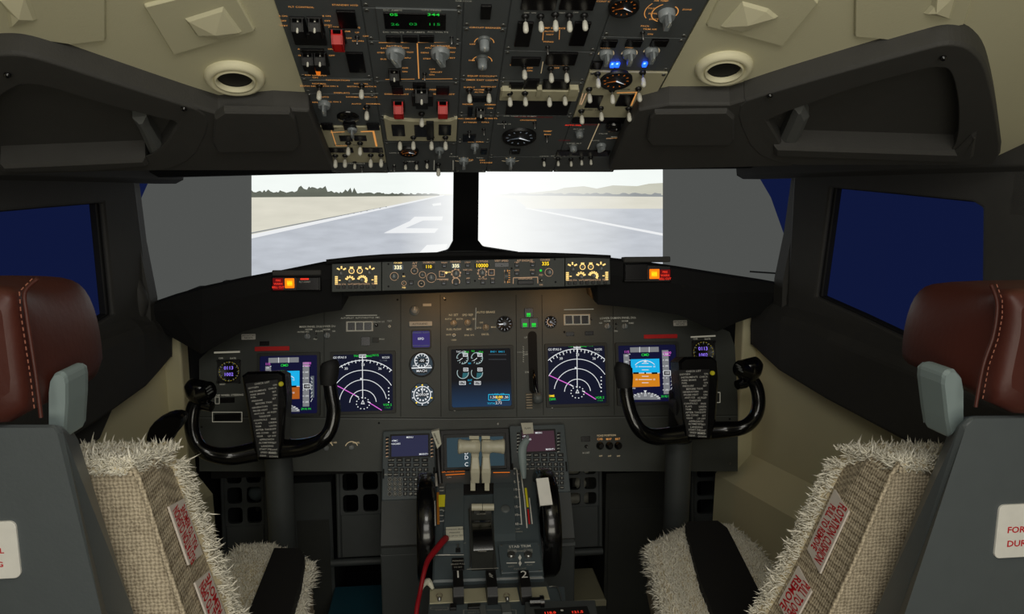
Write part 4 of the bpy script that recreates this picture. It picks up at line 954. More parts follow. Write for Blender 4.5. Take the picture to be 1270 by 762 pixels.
# ================================================================== CONTROL DISPLAY UNITS
def cdu(Yo, pxs, scr_r, label, mscreen, left):
    fr = Frame(onY(*pxs['c'], Yo), (1, 0, 0), (0, math.sin(R(34)), math.cos(R(34))))
    root = empty('flight_computer_keypad', fr.M, label, 'keypad unit')
    x0, y0, x1, y1 = pxs['body']; a = fr.rect(x0, y0, x1, y1); MB().prism(rrect(*a, .004), -.03, .0, 'quad', .002).build('body', root)
    MB().prism([(a[0], a[1]), (a[2], a[1]), (a[2], a[1]-.14), (a[0], a[1]-.14)], -.05, -.002, 'panel').build('lower_body', root)
    sx0, sy0, sx1, sy1 = scr_r; b = fr.rect(sx0-2, sy0-2, sx1+2, sy1+2); bz = MB().prism(rrect(*b, .002), 0, .0015, 'black').build('screen_bezel', root)
    g = Draw(fr, .0018); g.rect(sx0, sy0, sx1, sy1, mscreen, .6); xm = (sx0+sx1)/2
    g.text('MENU', xm, sy0+2.2, 2.3, 'gwhite'); g.text('<FMC', sx0+4, sy0+6.6, 2.3, 'gwhite'); g.text('<ACARS', sx0+5.3, sy0+10.4, 2.3, 'gwhite'); g.text('MAINT>', sx1-5.5, sy1-2.4, 2.3, 'gwhite'); g.build('screen', bz)
    L = Draw(fr, .0005); 
    for k in range(6):
        y = sy0+3+k*(sy1-sy0-4)/5
        for sx, o in ((sx0-5, 'l'), (sx1+5, 'r')):
            key = sqbtn(fr, root, sx-1.9, y-1.2, sx+1.9, y+1.2, 'line_select_key', 'black', t=.003); L.line([(sx-1.6, y+1.9), (sx+1.4, y+.8)], .8, 'warmdim' if left else 'dimlegend')
    L.text('CALL', x0+4, (y0+y1)/2+12, 1.8, 'dimlegend'); L.build('legend', root)
    kx0, ky0, kx1, ky1 = pxs['keys']
    rowh = (ky1-ky0)/8; K = Draw(fr, .0036)
    fn = [['INIT REF', 'RTE', 'CLB', 'CRZ', 'DES'], ['MENU', 'LEGS', 'DEP', 'HOLD', 'PROG'], ['N1', 'FIX', 'A', 'B', 'C', 'D', 'E'], ['PREV', 'NEXT', 'F', 'G', 'H', 'I', 'J'], ['1', '2', '3', 'K', 'L', 'M', 'N', 'O'], ['4', '5', '6', 'P', 'Q', 'R', 'S', 'T'], ['7', '8', '9', 'U', 'V', 'W', 'X', 'Y'], ['.', '0', '+', 'Z', 'SP', 'DEL', '/', 'CLR']]
    for r, row in enumerate(fn):
        n = len(row); w = (kx1-kx0)/n
        for c, t in enumerate(row):
            cx = kx0+(c+.5)*w; cy = ky0+(r+.5)*rowh; hw = w*.38; hhh = rowh*.36
            rnd = r >= 4 and c < 3
            a = fr.rect(cx-hw, cy-hhh, cx+hw, cy+hhh); m = MB(); m.prism(rrect(*a, .004 if rnd else .001, 4), 0, .0035, 'black', .0007); m.build('key', root)
            if rnd: K.arc(cx, cy, 2.3, 0, 360, .5, 'dimpaint', 12)
            K.text(t, cx, cy, 2.5 if len(t) < 3 else 1.5, 'dimlegend')
    K.build('key_legend', root)
    for px in ((x0+1.6, (ky0+ky1)/2-4), (x1-1.6, (ky0+ky1)/2-6)): 
        q = fr.rect(px[0]-1, px[1]-6, px[0]+1, px[1]+6); MB().prism(rrect(*q), 0, .001, 'slot').build('side_light', root)
    return root, fr
cduL, cfL = cdu(1.93, dict(c=(508, 575), body=(474, 534, 540, 620), keys=(480, 568, 532, 616)), (485.5, 540.5, 531, 566), 'flight computer keypad left of the thrust levers, plain violet screen', 'cduscr', True)
cduR, cfR = cdu(1.93, dict(c=(668, 565), body=(634, 527, 704, 612), keys=(650, 562, 700, 608)), (648, 535, 688, 560), 'flight computer keypad right of the thrust levers, reddish screen', 'cduscr2', False)
# paper tags
def papertag(fr, pts, h, label, txt, size, name='paper_tag', m='tagw'):
    c = fr.p3(pts[0][0], pts[0][1], h); root = empty(name, fr.M, label, 'tag')
    MB().prism(fr.pl(pts, h), h, h+.0008, m).build('paper', root)
    g = Draw(fr, h+.001); xm = sum(p[0] for p in pts)/len(pts); ym = sum(p[1] for p in pts)/len(pts)
    for i, t in enumerate(txt): g.text(t, xm, ym+(i-(len(txt)-1)/2)*size*1.3, size, 'black')
    g.build('writing', root); return root
papertag(cfR, [(646, 525), (660.5, 524.6), (662, 538), (649, 539)], .012, 'pale square paper tag stuck at the top left of the right keypad', ['FLAPS'], 2.2)
# lower display between the keypads
LFm = Frame(onY(589, 560, 1.95), (1, 0, 0), (0, math.sin(R(30)), math.cos(R(30))))
ldu = empty('lower_display_unit', LFm.M, 'blue-grey screen behind the white thrust levers', 'display unit')
MB().prism(rrect(*LFm.rect(546, 532, 633, 588), .003), -.03, -.004, 'black', .002).build('housing', ldu)
bz = MB().prism(rrect(*LFm.rect(550, 538, 628, 583), .003), -.004, 0, 'black', .001).build('screen_bezel', ldu)
g = Draw(LFm, .0006); g.rect(554.3, 542.5, 625, 579, 'ldu', .8)
for y, t in ((562, 'D'), (568, 'D'), (576.5, 'C')): g.text(t, 578.5, y, 5, 'gwhite')
g.build('screen', bz)

# ================================================================== THRUST QUADRANT
QT = R(22); QF = Frame(onY(605, 640, 1.64), (1, 0, 0), (0, math.cos(QT), math.sin(QT)))
quad = empty('thrust_quadrant', QF.M, 'dark grey centre thrust lever quadrant between the keypads', 'thrust quadrant')
ql, qt_, qr, qb = 537, 584, 673, 726
mb = MB(); body = QF.pl([(541, 584), (664, 580), (675, 716), (536, 721)]); mb.prism(body, -.13, -.002, 'quad', .004); mb.build('housing', quad)
# raised longitudinal lever arches
def arch(x0, x1, y0, y1, rise, m, name, x0b=None, x1b=None):
    secs = []; N = 10
    for i in range(N+1):
        t = i/N; y = y0+(y1-y0)*t; hgt = rise*math.sin(math.pi*min(1, max(0, t)))**.6+.001
        a = QF.p(x0+((x0b or x0)-x0)*t, y)[0]; b = QF.p(x1+((x1b or x1)-x1)*t, y)[0]; v = QF.p((x0+x1)/2, y)[1]
        secs.append([(a, v, -.004), (a, v, hgt), (b, v, hgt), (b, v, -.004)])
    return MB().rings(secs, m, smooth=False).build(name, quad, bevel=.001)
arch(553, 575, 600, 688, .008, 'quad', 'left_cover', 549, 575); arch(612, 637, 600, 672, .008, 'quad', 'right_cover', 612, 640)
def qplate(x0, y0, x1, y1, m, h0=.0, h1=.003, name='plate', ch=.0006, r=.0): a = QF.rect(x0, y0, x1, y1, h1); return MB().prism(rrect(*a, r), h0, h1, m, ch).build(name, quad)
qplate(574, 600, 613, 613, 'slot', -.001, .0015, 'lever_slot'); qplate(583, 630, 613, 706, 'mipdark', -.001, .004, 'cutoff_slot_frame')
# cut-out drum seen in the middle
m = MB(); c = QF.p3(598, 665); m.lathe([(.085, -.022), (.085, .022)], 'gloss', seg=48, xf=Matrix.Translation((c[0], c[1], -.068)) @ Matrix.Rotation(R(90), 4, 'Y')); m.build('lever_drum', quad)
d = Draw(QF, .0185)
d.text('IDLE', 598, 681.5, 2.6, 'dimpaint'); d.line([(593, 684), (603, 684)], 1.2, 'dimpaint'); d.text('CUTOFF', 597, 638, 2.2, 'dimpaint'); d.build('drum_legend', quad)
for x in (583.2, 612.4):
    a = QF.p3(x, 628, .006); b = QF.p3(x, 705, .006); MB().tube([a, b], .0012, 'steel', sub=1, seg=6).build('slot_rail', quad)
d = Draw(QF, .0045); d.line([(579, 706.5), (618, 705)], .9, 'dimpaint'); d.line([(537.5, 689), (575, 688.6)], .9, 'whitepaint'); d.line([(544, 688.8), (558, 688.6)], 1.6, 'whitepaint'); d.line([(620, 718), (672, 717)], .8, 'dimpaint')
d.text('HORN CUTOUT', 568, 674.5, 2, 'dimpaint')
for i, t in enumerate(('PARKING', 'BRAKE PULL', 'TO SET')): d.text(t, 568, 696+i*4, 2.4, 'dimpaint')
d.text('TO/GA', 627.5, 650.5, 2.4, 'dimpaint'); d.text('SET', 628, 653.5, 2, 'dimpaint')
d.build('printed_legend', quad); d = Draw(QF, .0045)
# flap scale on the right, trim scale on the left
for t, y in (('1', 588), ('5', 598), ('10', 607.5), ('15', 617), ('25', 629), ('30', 639), ('40', 650.4)):
    x = 636.5+(y-588)*.045; d.text(t, x+1.4, y, 4, 'whitepaint'); d.line([(x+5, y), (x+7.5, y)], .8, 'whitepaint')
d.line([(641, 583), (644.5, 618), (647, 651)], 1.2, 'whitepaint'); d.line([(646, 586), (650.5, 620), (653.6, 655)], 1.4, 'whitepaint'); d.line([(652, 606), (654.5, 629)], 2.6, 'yelpaint'); d.line([(654.8, 632), (656.6, 650)], 1.8, 'redlabel'); d.line([(656.5, 618), (660, 650)], 1.4, 'whitepaint')
d.text('FLAP', 641.6, 656.5, 2.4, 'dimpaint'); d.text('DOWN', 642.4, 660, 2.4, 'dimpaint')
d.build('flap_scale', quad); d = Draw(QF, .0045)
d.rect(541.8, 611, 545, 651, 'amberpaint'); d.rect(544, 614, 552.6, 629, 'yelpaint')
for i, y in enumerate((605, 609, 633, 640, 647)): d.line([(545.4, y), (550, y-.2)], .9, 'whitepaint')
d.text('0', 550, 634, 2.4, 'whitepaint'); d.text('5', 550, 646, 2.4, 'whitepaint'); d.line([(538.5, 622), (539.4, 652)], 2.4, 'whitepaint'); d.line([(541, 588), (541.6, 603)], 2.6, 'whitepaint')
d.text('APL NOSE DOWN', 562, 585.5, 2.6, 'orangeglow'); d.line([(553, 589.5), (576, 588)], 1.3, 'orangeglow'); d.line([(612, 586.5), (632, 586.2)], 1.3, 'orangeglow'); d.text('DN', 557, 592.5, 2.6, 'whitepaint')
d.build('trim_scale', quad)
qplate(553, 653.5, 574.5, 668.5, 'tagw', .004, .012, 'paper_placard'); g = Draw(QF, .0124)
for i, t in enumerate(('HYDRAULIC BRAKE', 'PRESSURE', 'PULL UP TO TEST')): g.text(t, 563.8, 657+i*4, 2.2, 'black')
g.build('placard_text', quad)
qplate(560.5, 692, 575.5, 707.5, 'black', .002, .0035, 'placard'); qplate(565, 676, 571, 685, 'slot', .002, .004, 'switch_recess')
put('toggle_switch', 'stog', QF, 568, 682, quad); 
for x in (626.7,): MB().lathe([(.011, .008), (.011, .012), (.009, .013), (.004, .0135)], 'greydk', (*QF.p(x, 635.5), 0), 24).build('friction_knob', quad)
# stabiliser trim cut-out panel
a = QF.rect(619.5, 674.5, 671, 711, .006); MB().prism(rrect(*a, .002), 0, .008, 'quad', .001).build('trim_cutout_panel', quad)
g = Draw(QF, .0084); g.text('STAB TRIM', 644.8, 678.2, 4.2, 'whitepaint'); g.frame(630, 682, 640, 686, .5, 'dimpaint'); g.text('MAIN', 635, 684, 2.4, 'whitepaint'); g.text('NORMAL', 645, 684, 2.2, 'dimpaint'); g.frame(650, 681.6, 660, 685.6, .5, 'dimpaint'); g.text('AUTO', 655, 683.6, 2.4, 'whitepaint')
g.line([(628.5, 698.8), (641, 698.6)], 1.4, 'whitepaint'); g.line([(651, 698), (663, 697.6)], 1.4, 'whitepaint'); g.poly([(644.8, 688), (647, 692), (644.8, 696), (642.6, 692)], 'whitepaint'); g.poly([(645, 695.5), (647, 699), (645, 703), (643, 699)], 'whitepaint'); g.text('CUT OUT', 645, 706, 2.6, 'dimpaint'); g.text('ELECT', 634, 703, 2, 'dimpaint'); g.text('PILOT', 657, 701, 2, 'dimpaint'); g.build('panel_legend', quad)
for x in (633.8, 654.8): MB().lathe([(.009, .008), (.009, .013), (.006, .015)], 'steel', (*QF.p(x, 692.5), 0), 16).build('cutout_switch', quad)
for x, y in ((622, 677), (668.5, 676.5), (622.5, 708.5), (669, 708)): put('screw', 'screw', QF, x, y, quad, h=.008, scale=.5)
# thrust levers
LY = 1.70
def qw(o): return wparent(o, quad)
for lv, (sx0, sx1, kx0, kx1, out) in (('l', (583.5, 594.5, 567.5, 595.5, -1)), ('r', (597, 608, 596.8, 626, 1))):
    m = MB(); prof = []
    for x0, x1, y in ((sx0+.5, sx1-1, 543), (sx0-.5, sx1, 553), (sx0+1, sx1-1, 566), (sx0, sx1, 578), (sx0-.5, sx1+.3, 583), (sx0+.4, sx1-.3, 597)):
        prof.append((onY(x0, y, LY), onY(x1, y, LY)))
    th = .012
    secs = [[a+V((0, -th-(.008 if i in (0, 3, 4) else 0), 0)), b+V((0, -th-(.008 if i in (0, 3, 4) else 0), 0)), b+V((0, th, 0)), a+V((0, th, 0))] for i, (a, b) in enumerate(prof)]
    m.rings(secs, 'cream'); o = qw(m.build('thrust_lever', bevel=.003))
    e = MB(); xb = (sx0, sx0+6) if out < 0 else (sx1-7, sx1-1)
    e.rings([[onY(xb[0], y, LY-.01), onY(xb[1], y, LY-.01), onY(xb[1], y, LY+.01), onY(xb[0], y, LY+.01)] for y in (596, 609)], 'cream'); qe = e.build('lever_foot', bevel=.001); wparent(qe, o)
    k = MB(); a = onY(kx0, 554, LY-.012); b = onY(kx1, 554, LY-.012); L = (b-a).length
    if out > 0: a, b = b, a
    k.lathe([(.004, 0), (.0165, .001), (.0185, .004), (.0165, .010), (.0145, L*.5), (.0165, L*.62), (.0165, L*.94), (.012, L)], 'cream', seg=28, xf=Matrix.Translation(a) @ (b-a).to_track_quat('Z', 'Y').to_matrix().to_4x4())
    ko = k.build('lever_grip'); wparent(ko, o)
    h = MB(); x0, x1 = (582, 594) if out < 0 else (597.5, 607.5); y0 = 545
    h.rings([[onY(x, y, LY+dy) for x, y in ((x0, y0), (x1, y0), (x1, y0-4), (x0, y0-4))] for dy in (-.02, .035)], 'cream'); wparent(h.build('reverse_lever', bevel=.003), o)
# engine start levers: pale ends
for x0, x1 in ((584.8, 598), (598.6, 612.6)):
    a = QF.p3(x0, 629.5, .022); b = QF.p3(x1, 629.3, .022)
    o = MB().tube([a, b], .0082, 'cream', sub=1, seg=14).build('start_lever', quad)
    MB().box(min(a[0], b[0])+.006, max(a[0], b[0])-.006, a[1]-.003, a[1]+.003, -.01, .02, 'steel').build('lever_stem', o)
# speed brake lever (left), with a paper tag on top
m = MB(); P = [QF.p3(541, 640, .01)]
p0 = onY(541, 632, 1.70); m.tube([onY(546, 600, 1.72), onY(544, 575, 1.74), onY(543, 556, 1.76)], [.006, .006, .006], 'black', sub=4, flat=.6)
o = qw(m.build('speed_brake_lever'))
m = MB(); TG = [(535, 536), (544.5, 533.5), (547.5, 551), (542.5, 557)]; A = [onY(x, y, 1.75) for x, y in TG]
m.rings([A, [p+V((0, .012, 0)) for p in A]], 'tagw'); wparent(m.build('lever_handle', bevel=.002), o)
TF = Frame(onY(541, 545, 1.748), (1, 0, 0), (0, 0, 1)); g = Draw(TF, .0004); g.text('SPEED BRAKE', 541, 544.5, 1.9, 'black', rot=R(-68)); t_ = g.build('handle_text', None); t_.matrix_world = TF.M; wparent(t_, o)
# flap lever
m = MB(); m.tube([onY(650, 594, 1.70), onY(648.5, 575, 1.715), onY(648, 556, 1.73), onY(654, 545, 1.74)], [.005, .010, .011, .008], 'armgrey', sub=5, flat=.5); o = qw(m.build('flap_lever'))
m = MB(); m.lathe([(.004, -.006), (.0055, 0), (.004, .006), (.001, .007)], 'greyknob', seg=12, xf=Matrix.Translation(onY(654, 543, 1.74))); wparent(m.build('lever_tip'), o)
# trim wheels
for sg, px, nm in ((-1, 529, 'left'), (1, 676.5, 'right')):
    ctr = onY(px, 650, 1.66); ctr.z = .618; rad = .126
    m = MB(); w = .020
    prof = [(.03, -w*.6), (rad*.80, -w*.6), (rad*.86, -w), (rad*.96, -w), (rad, -w*.6), (rad, w*.6), (rad*.96, w), (rad*.86, w), (rad*.80, w*.6), (.03, w*.6)]
    m.lathe(prof, 'gloss', seg=64, xf=Matrix.Translation(ctr) @ Matrix.Rotation(R(90), 4, 'Y')); o = qw(m.build('trim_wheel'))
    m = MB(); 
    for a in range(0, 360, 60): m.box(-.006, .006, .03, rad*.82, -w*.9, w*.9, 'gloss', .001, xf=Matrix.Translation(ctr) @ Matrix.Rotation(R(90), 4, 'Y') @ Matrix.Rotation(R(a), 4, 'Z'))
    wparent(m.build('wheel_spokes'), o)
    if sg > 0:
        A = [onY(x, y, 1.575-(y-593)*.0010) for x, y in ((665, 594), (680, 592.5), (685.5, 626), (670, 627.5))]
        wparent(MB().rings([A, [p+V((0, .006, -.004)) for p in A]], 'whitepaint').build('folding_handle', bevel=.002), o)
# pedestal aft of the quadrant with the fire handle panel
pz = onY(606, 735, 1.44).z
PF = Frame(onY(606, 735, 1.44), (1, 0, 0), (0, 1, 0))
ped = empty('centre_pedestal', Matrix.Translation((PF.o.x, PF.o.y, 0)), 'dark centre pedestal body standing on the floor between the seats', 'pedestal')
m = MB(); A = [onZ(x, y, pz-.004) for x, y in ((528, 800), (535, 722), (676, 717), (705, 800))]; A[0].y = A[3].y = .95; A[0].x, A[3].x = A[1].x-.005, A[2].x+.035
m.rings([[V((p.x, p.y, 0)) for p in A], A], 'panel'); wparent(m.build('pedestal_box'), ped)
m = MB(); a = onY(545, 600, 1.70); b = onY(668, 600, 1.70); m.box(a.x, b.x, 1.53, 1.98, 0, .46, 'panel'); m.box(onY(474, 600, 1.92).x, a.x-.002, 1.80, 1.98, .0, .50, 'panel'); m.box(b.x+.002, onY(704, 600, 1.92).x, 1.80, 1.98, .0, .50, 'panel'); wparent(m.build('forward_stand', bevel=.004), ped)
fire = empty('fire_control_panel', PF.M, 'fire handle panel with pale lit strip and three black handles behind the quadrant', 'fire panel')
m = MB(); m.prism(PF.pl([(531, 762), (533, 731), (680, 727), (700, 728), (704, 775), (528, 785)]), -.006, 0, 'quad', .001); m.build('faceplate', fire)
g = Draw(PF, .0); 
for r in ((533, 731.5, 561.5, 749), (575, 731, 603, 748), (616, 730.5, 643, 747), (656, 729.5, 680, 745)):
    a = PF.rect(*r); MB().prism(rrect(*a), 0, .002, 'cream_panel', .0004).build('pale_strip', fire)
for i, (x, t) in enumerate(((568.4, '1'), (609.4, '8'), (650.4, '2'))):
    o = MB(); c = PF.p3(x, 738); w = .0105; o.rings([[(c[0]-w+dx, y, z) for y, z in ((c[1]-.04, 0), (c[1]+.006, 0), (c[1]+.03, .035), (c[1]+.02, .045), (c[1]-.03, .034), (c[1]-.042, .02))] for dx in (0, 2*w)], 'black'); ho = o.build('fire_handle', fire, bevel=.002)
    tf = MB(); tf.text(t if t != '8' else 'APU', (0, 0), .030 if t != '8' else .012, 'whitepaint'); to = tf.build('handle_number', ho); to.location = (c[0], c[1]+.0045, .0425); to.rotation_euler = (R(12), 0, 0)
    if t == '8': to.rotation_euler = (R(12), 0, R(90))
for x in (545, 628.5):
    m = MB(); c = PF.p3(x, 741, .002)
    m.tube([(c[0]+.006*math.cos(R(a)), c[1]+.009*math.sin(R(a)), .006) for a in range(-60, 241, 30)], .001, 'knobbrown', seg=6, sub=2); m.lathe([(.004, 0), (.004, .008), (.002, .01)], 'steel', (c[0], c[1]-.013, 0), 10); m.build('pull_ring', fire)
m = MB(); a = PF.p3(657, 747, .02); b = PF.p3(672, 746.5, .02); m.tube([a, b], [.009, .009], 'gloss', sub=1); m.lathe([(.012, -.004), (.012, .004)], 'gloss', seg=14, xf=Matrix.Translation(b) @ Matrix.Rotation(R(90), 4, 'Y')); m.build('side_plug', fire)
MB().tube([PF.p3(681, 728, .004), PF.p3(690, 728, .006), PF.p3(693, 732, .006), PF.p3(699, 752, .006)], .0014, 'steel', sub=4, seg=8).build('wire_bail', fire)
q = MB(); 
for r in ((580, 752, 596, 757), (558, 752, 566, 758), (595, 754, 603, 768), (622, 752, 634, 764)): a = PF.rect(*r); MB().prism(rrect(*a, .001), 0, .006, 'black' if r[0] in (580, 558) else 'greydk', .001).build('test_switch', fire)
g = Draw(PF, .001); g.frame(575, 757, 640, 775, .8, 'dimpaint'); g.text('FAULT TEST', 590, 760, 2.6, 'dimpaint'); g.text('OVHT DET', 548, 757, 2.6, 'dimpaint'); g.frame(534, 753.5, 556, 756, .6, 'dimpaint'); g.build('legend', fire)
# radio panel at the very bottom with red digits
RFp = Frame(PF.o+V((0, -.05, .004)), (1, 0, 0), (0, 1, 0))
rad = empty('radio_panel', RFp.M, 'radio panel with glowing red digits at the bottom edge of the picture', 'radio panel')
MB().prism(PF.pl([(652, 790), (651, 753), (738, 751), (744, 790)]), 0, .012, 'panel', .002, xf=Matrix.Translation((0, .05, -.004))).build('faceplate', rad)
q = MB(); a = PF.rect(664, 757, 732, 775, .008); q.prism(rrect(*a), .012, .0135, 'slot', xf=Matrix.Translation((0, .05, -.004))); q.build('digit_window', rad)
g = Draw(PF, .0145); g.text('118.0', 682, 760.5, 5, 'redtext'); g.text('121.5', 716, 759.5, 5, 'redtext'); g.disc(697, 757.5, 2, 'whitepaint'); o = g.build('lit_digits', rad); o.location = (0, .05, -.004)
# bulged holster left of the fire panel and the red cord
m = MB(); m.tube([onY(517, 770, 1.40), onY(519, 745, 1.42), onY(524, 728, 1.44), onY(531, 722, 1.46), onY(537, 731, 1.45)], [.003, .003, .004, .008, .003], 'tagw', sub=5); 
tag(m.build('cable_clip'), 'pale rounded clip beside the fire panel holding the red cord', 'cable clip')
m = MB(); m.tube([onY(553, 668, 1.56), onY(549, 672, 1.54), onY(540, 683, 1.51), onY(531, 695, 1.48), onY(526, 710, 1.45), onY(521, 735, 1.42), onY(517, 755, 1.39), onY(515, 780, 1.36)], [.0075, .0075, .0072, .006, .0048, .0045, .0048, .0048], 'redcord', sub=6)
tag(m.build('red_cord'), 'thick red cord hanging down the left side of the pedestal', 'cord')
# ================================================================== OVERHEAD PANEL
OF = Frame(((.275-.295)/2-.005, 1.5, 1.4545), (1, 0, 0), (0, -.923, .385))
ovh = empty('overhead_panel', OF.M, 'wide dark grey overhead switch panel between the two cream ceiling halves', 'overhead panel')
W2 = .288
mb = MB(); mb.prism([(-W2, -.006), (W2, -.006), (W2, 1.15), (-W2, 1.15)], -.05, 0, 'module'); mb.build('backing_plate', ovh)
# module grid in photo columns and rows (column borders on the panel, row borders)
def ub(x, y): return OF.p(x, y)[0]
def vb(y): return OF.p(590, y)[1]
C0, C1, C2, C3, C4, C5 = -W2+.002, ub(457, 60), ub(572, 60), ub(625, 60), (ub(735, 60)+ub(712, 150))/2, W2-.002
TOPV = vb(-30)
mods = []
def module(c0, c1, y0, y1, m='module', h=.0022, name='switch_module'):
    v1 = vb(y0) if y0 > -29 else TOPV; v0 = vb(y1); mm = MB()
    mm.prism(rrect(c0+.0007, v0+.0006, c1-.0007, v1-.0006, .0015), 0, h, m, .0007)
    o = mm.build(name, ovh)
    for (a, b) in ((c0+.006, v0+.006), (c1-.006, v0+.006), (c0+.006, v1-.006), (c1-.006, v1-.006)):
        if v1-v0 > .02: q = bpy.data.objects.new('fastener', PR['screw']); COL.objects.link(q); q.parent = o; q.location = (a, b, h-.0004); q.scale = (.8,)*3
    mods.append((c0, c1, v0, v1, o)); return o
for c0, c1, rows in ((C0, C1, (-30, 98, 117, 156, 200, 214)), (C1, C2, (-30, 11, 51.5, 100, 146, 176, 213)), (C2, C3, (-30, 32, 96, 141, 174, 213)), (C3, C4, (-30, 60, 98, 141, 193, 212)), (C4, C5, (-30, 40, 83, 143, 193, 212))):
    for y0, y1 in zip(rows, rows[1:]):
        cream = (c0 == C0 and y0 == 156) or (c0 == C4 and y0 == 83)
        module(c0, c1, y0, y1, 'cream_panel' if cream else 'module', .0045 if cream else .0022)
def mod_at(px, py):
    a, b = OF.p(px, py)
    for c0, c1, v0, v1, o in mods:
        if c0 <= a <= c1 and v0 <= b <= v1: return o
    return ovh
hM = .0022
def opl(px0, py0, px1, py1, m, h0=hM, t=.003, name='annunciator', ch=.0006, r=.0008):
    a = OF.rect(px0, py0, px1, py1, h0); return MB().prism(rrect(*a, r), h0, h0+t, m, ch).build(name, mod_at((px0+px1)/2, (py0+py1)/2))
# extra raised cream pieces: wavy start panel and the fuel strip
a = OF.rect(478, 146, 566.5, 174, .006); w = a[2]-a[0]; top = a[3]
pts = [(a[0], a[1]), (a[2], a[1]), (a[2], top), (a[2]-w*.03, top), (a[2]-w*.08, top-.006), (a[2]-w*.14, top-.009), (a[2]-w*.28, top-.008), (a[2]-w*.40, top-.010), (a[0]+w*.40, top-.010), (a[0]+w*.28, top-.008), (a[0]+w*.14, top-.009), (a[0]+w*.08, top-.006), (a[0]+w*.03, top), (a[0], top)]
MB().prism(pts, hM, .008, 'cream_panel', .001).build('cream_plate', mod_at(522, 160))
opl(620, 109, 716.5, 121.5, 'cream_panel', hM, .006, 'cream_plate', .001); opl(622, 106.5, 633, 114, 'cream_panel', hM, .009, 'cream_plate'); opl(665, 105, 671, 114, 'cream_panel', hM, .009, 'cream_plate'); opl(705, 105, 716, 114, 'cream_panel', hM, .009, 'cream_plate')
# dark annunciators and windows
for r in ((419, 12, 442, 33), (431, 64, 452, 88), (596, 5, 609, 22), (647, -12, 691, 10.5), (695, -12, 739, 10.5), (640, 26, 659, 56), (709, 26, 729, 55), (634, 70, 670, 80), (677, 64, 715, 79),
          (745, 48.5, 765, 57), (776, 48.5, 796, 56.5), (807, 48, 828, 56), (631, 102, 648, 111), (649.5, 97, 668, 111), (672, 98, 706, 111), (486, 106, 500, 115), (541, 106.5, 557, 115.5), (512, 102, 528, 108),
          (628, 123, 706, 141), (580, 132, 586, 143), (710, 144, 784, 151.5), (580, 119, 607, 125), (574, 166, 590, 174), (596, 184, 604, 190), (690, 186, 756, 192)):
    opl(*r, 'indicator', t=.0035)
for r in ((399, 152.5, 413.5, 160), (426, 152.5, 442, 160), (455, 152.5, 470.5, 160)): opl(*r, 'indicator', .0045, .003)
for r in ((421, 168, 437, 174.5), (439, 168, 454.5, 174), (408, 183, 438, 188.5), (450, 183, 475, 188.5), (727.5, 118, 745.5, 133), (765.5, 117, 784, 131)): opl(*r, 'indicator', .0045, .002)
for r in ((486, 154.5, 502, 168), (514, 155, 538, 169), (544, 154.5, 559.5, 167)): opl(*r, 'indicator', .008, .002)
# DC/AC meter
opl(468, 10, 567, 51, 'module', hM, .002, 'meter_plate', .001); opl(476.5, 16, 553, 36, 'indicator', .0042, .0015, 'meter_display')
for r in ((479, 43.5, 497, 51), (499.5, 43.5, 518, 51), (520, 43, 538.5, 50.8)): opl(*r, 'indicator', .0042, .003)
g = Draw(OF, .0062)
for t, x, y, m in (('05', 488.5, 18.4, 'green'), ('344', 537.5, 18.4, 'green'), ('26', 490, 30.4, 'greendim'), ('03', 512.6, 30.2, 'greendim'), ('115', 538.5, 30.4, 'greendim')): g.text(t, x, y, 5.2, m, 0, 1.5)
g.build('lit_digits', mod_at(515, 30))
# gauges
def ogauge(px, py, rpx, rim='black', needle='amberdimn', face='slot'):
    mo = mod_at(px, py); rr = rpx*OF.k(px, py); c = OF.p3(px, py, .003)
    b = MB().lathe([(rr*1.12, .0), (rr*1.10, .006), (rr, .007), (rr*.93, .004), (.0001, .0038)], rim, (c[0], c[1], hM if rim != 'cream' else .004), 32).build('round_gauge', mo)
    b2 = MB(); z = hM+.0045
    for i in range(12):
        a = R(i*30); b2.flat([(c[0]+q*math.cos(t), c[1]+q*math.sin(t)) for q, t in ((rr*.70, a-.05), (rr*.86, a-.05), (rr*.86, a+.05), (rr*.70, a+.05))], z, needle)
    for a, m in ((R(200), needle), (R(-30), 'gwhite')):
        b2.flat([(c[0]+math.cos(a)*rr*.8, c[1]+math.sin(a)*rr*.8), (c[0]+math.cos(a+1.6)*rr*.07, c[1]+math.sin(a+1.6)*rr*.07), (c[0]+math.cos(a-1.6)*rr*.07, c[1]+math.sin(a-1.6)*rr*.07)], z+.0004, m)
    b2.build('dial', b); return b
ogauge(773.5, 7, 17); ogauge(764, 98, 18); ogauge(644, 169, 19, needle='gdim'); ogauge(507, 187, 11); 
MB().lathe([(.019, 0), (.018, .003), (.006, .005)], 'gloss', (*OF.p(431.6, 143.5), hM), 24).build('dark_dome', mod_at(431, 143))
opl(632, 184, 645, 190, 'indicator', name='small_display')
g = Draw(OF, .0058); g.text('210', 638.5, 187, 2.6, 'gdim'); g.build('lit_digits', mod_at(638, 187))
# blue lit annunciators
for x, y in ((759.5, 79.5), (765.5, 79.2), (799.5, 78.8)):
    o = opl(x-2.6, y-2.4, x+2.6, y+2.2, 'blueled', hM, .004, 'blue_light'); g = Draw(OF, .0064); g.rect(x-1.2, y-1, x+1.2, y+1, 'bluewhite'); g.build('lit_core', o)
opl(733, 75.5, 747, 84, 'indicator')
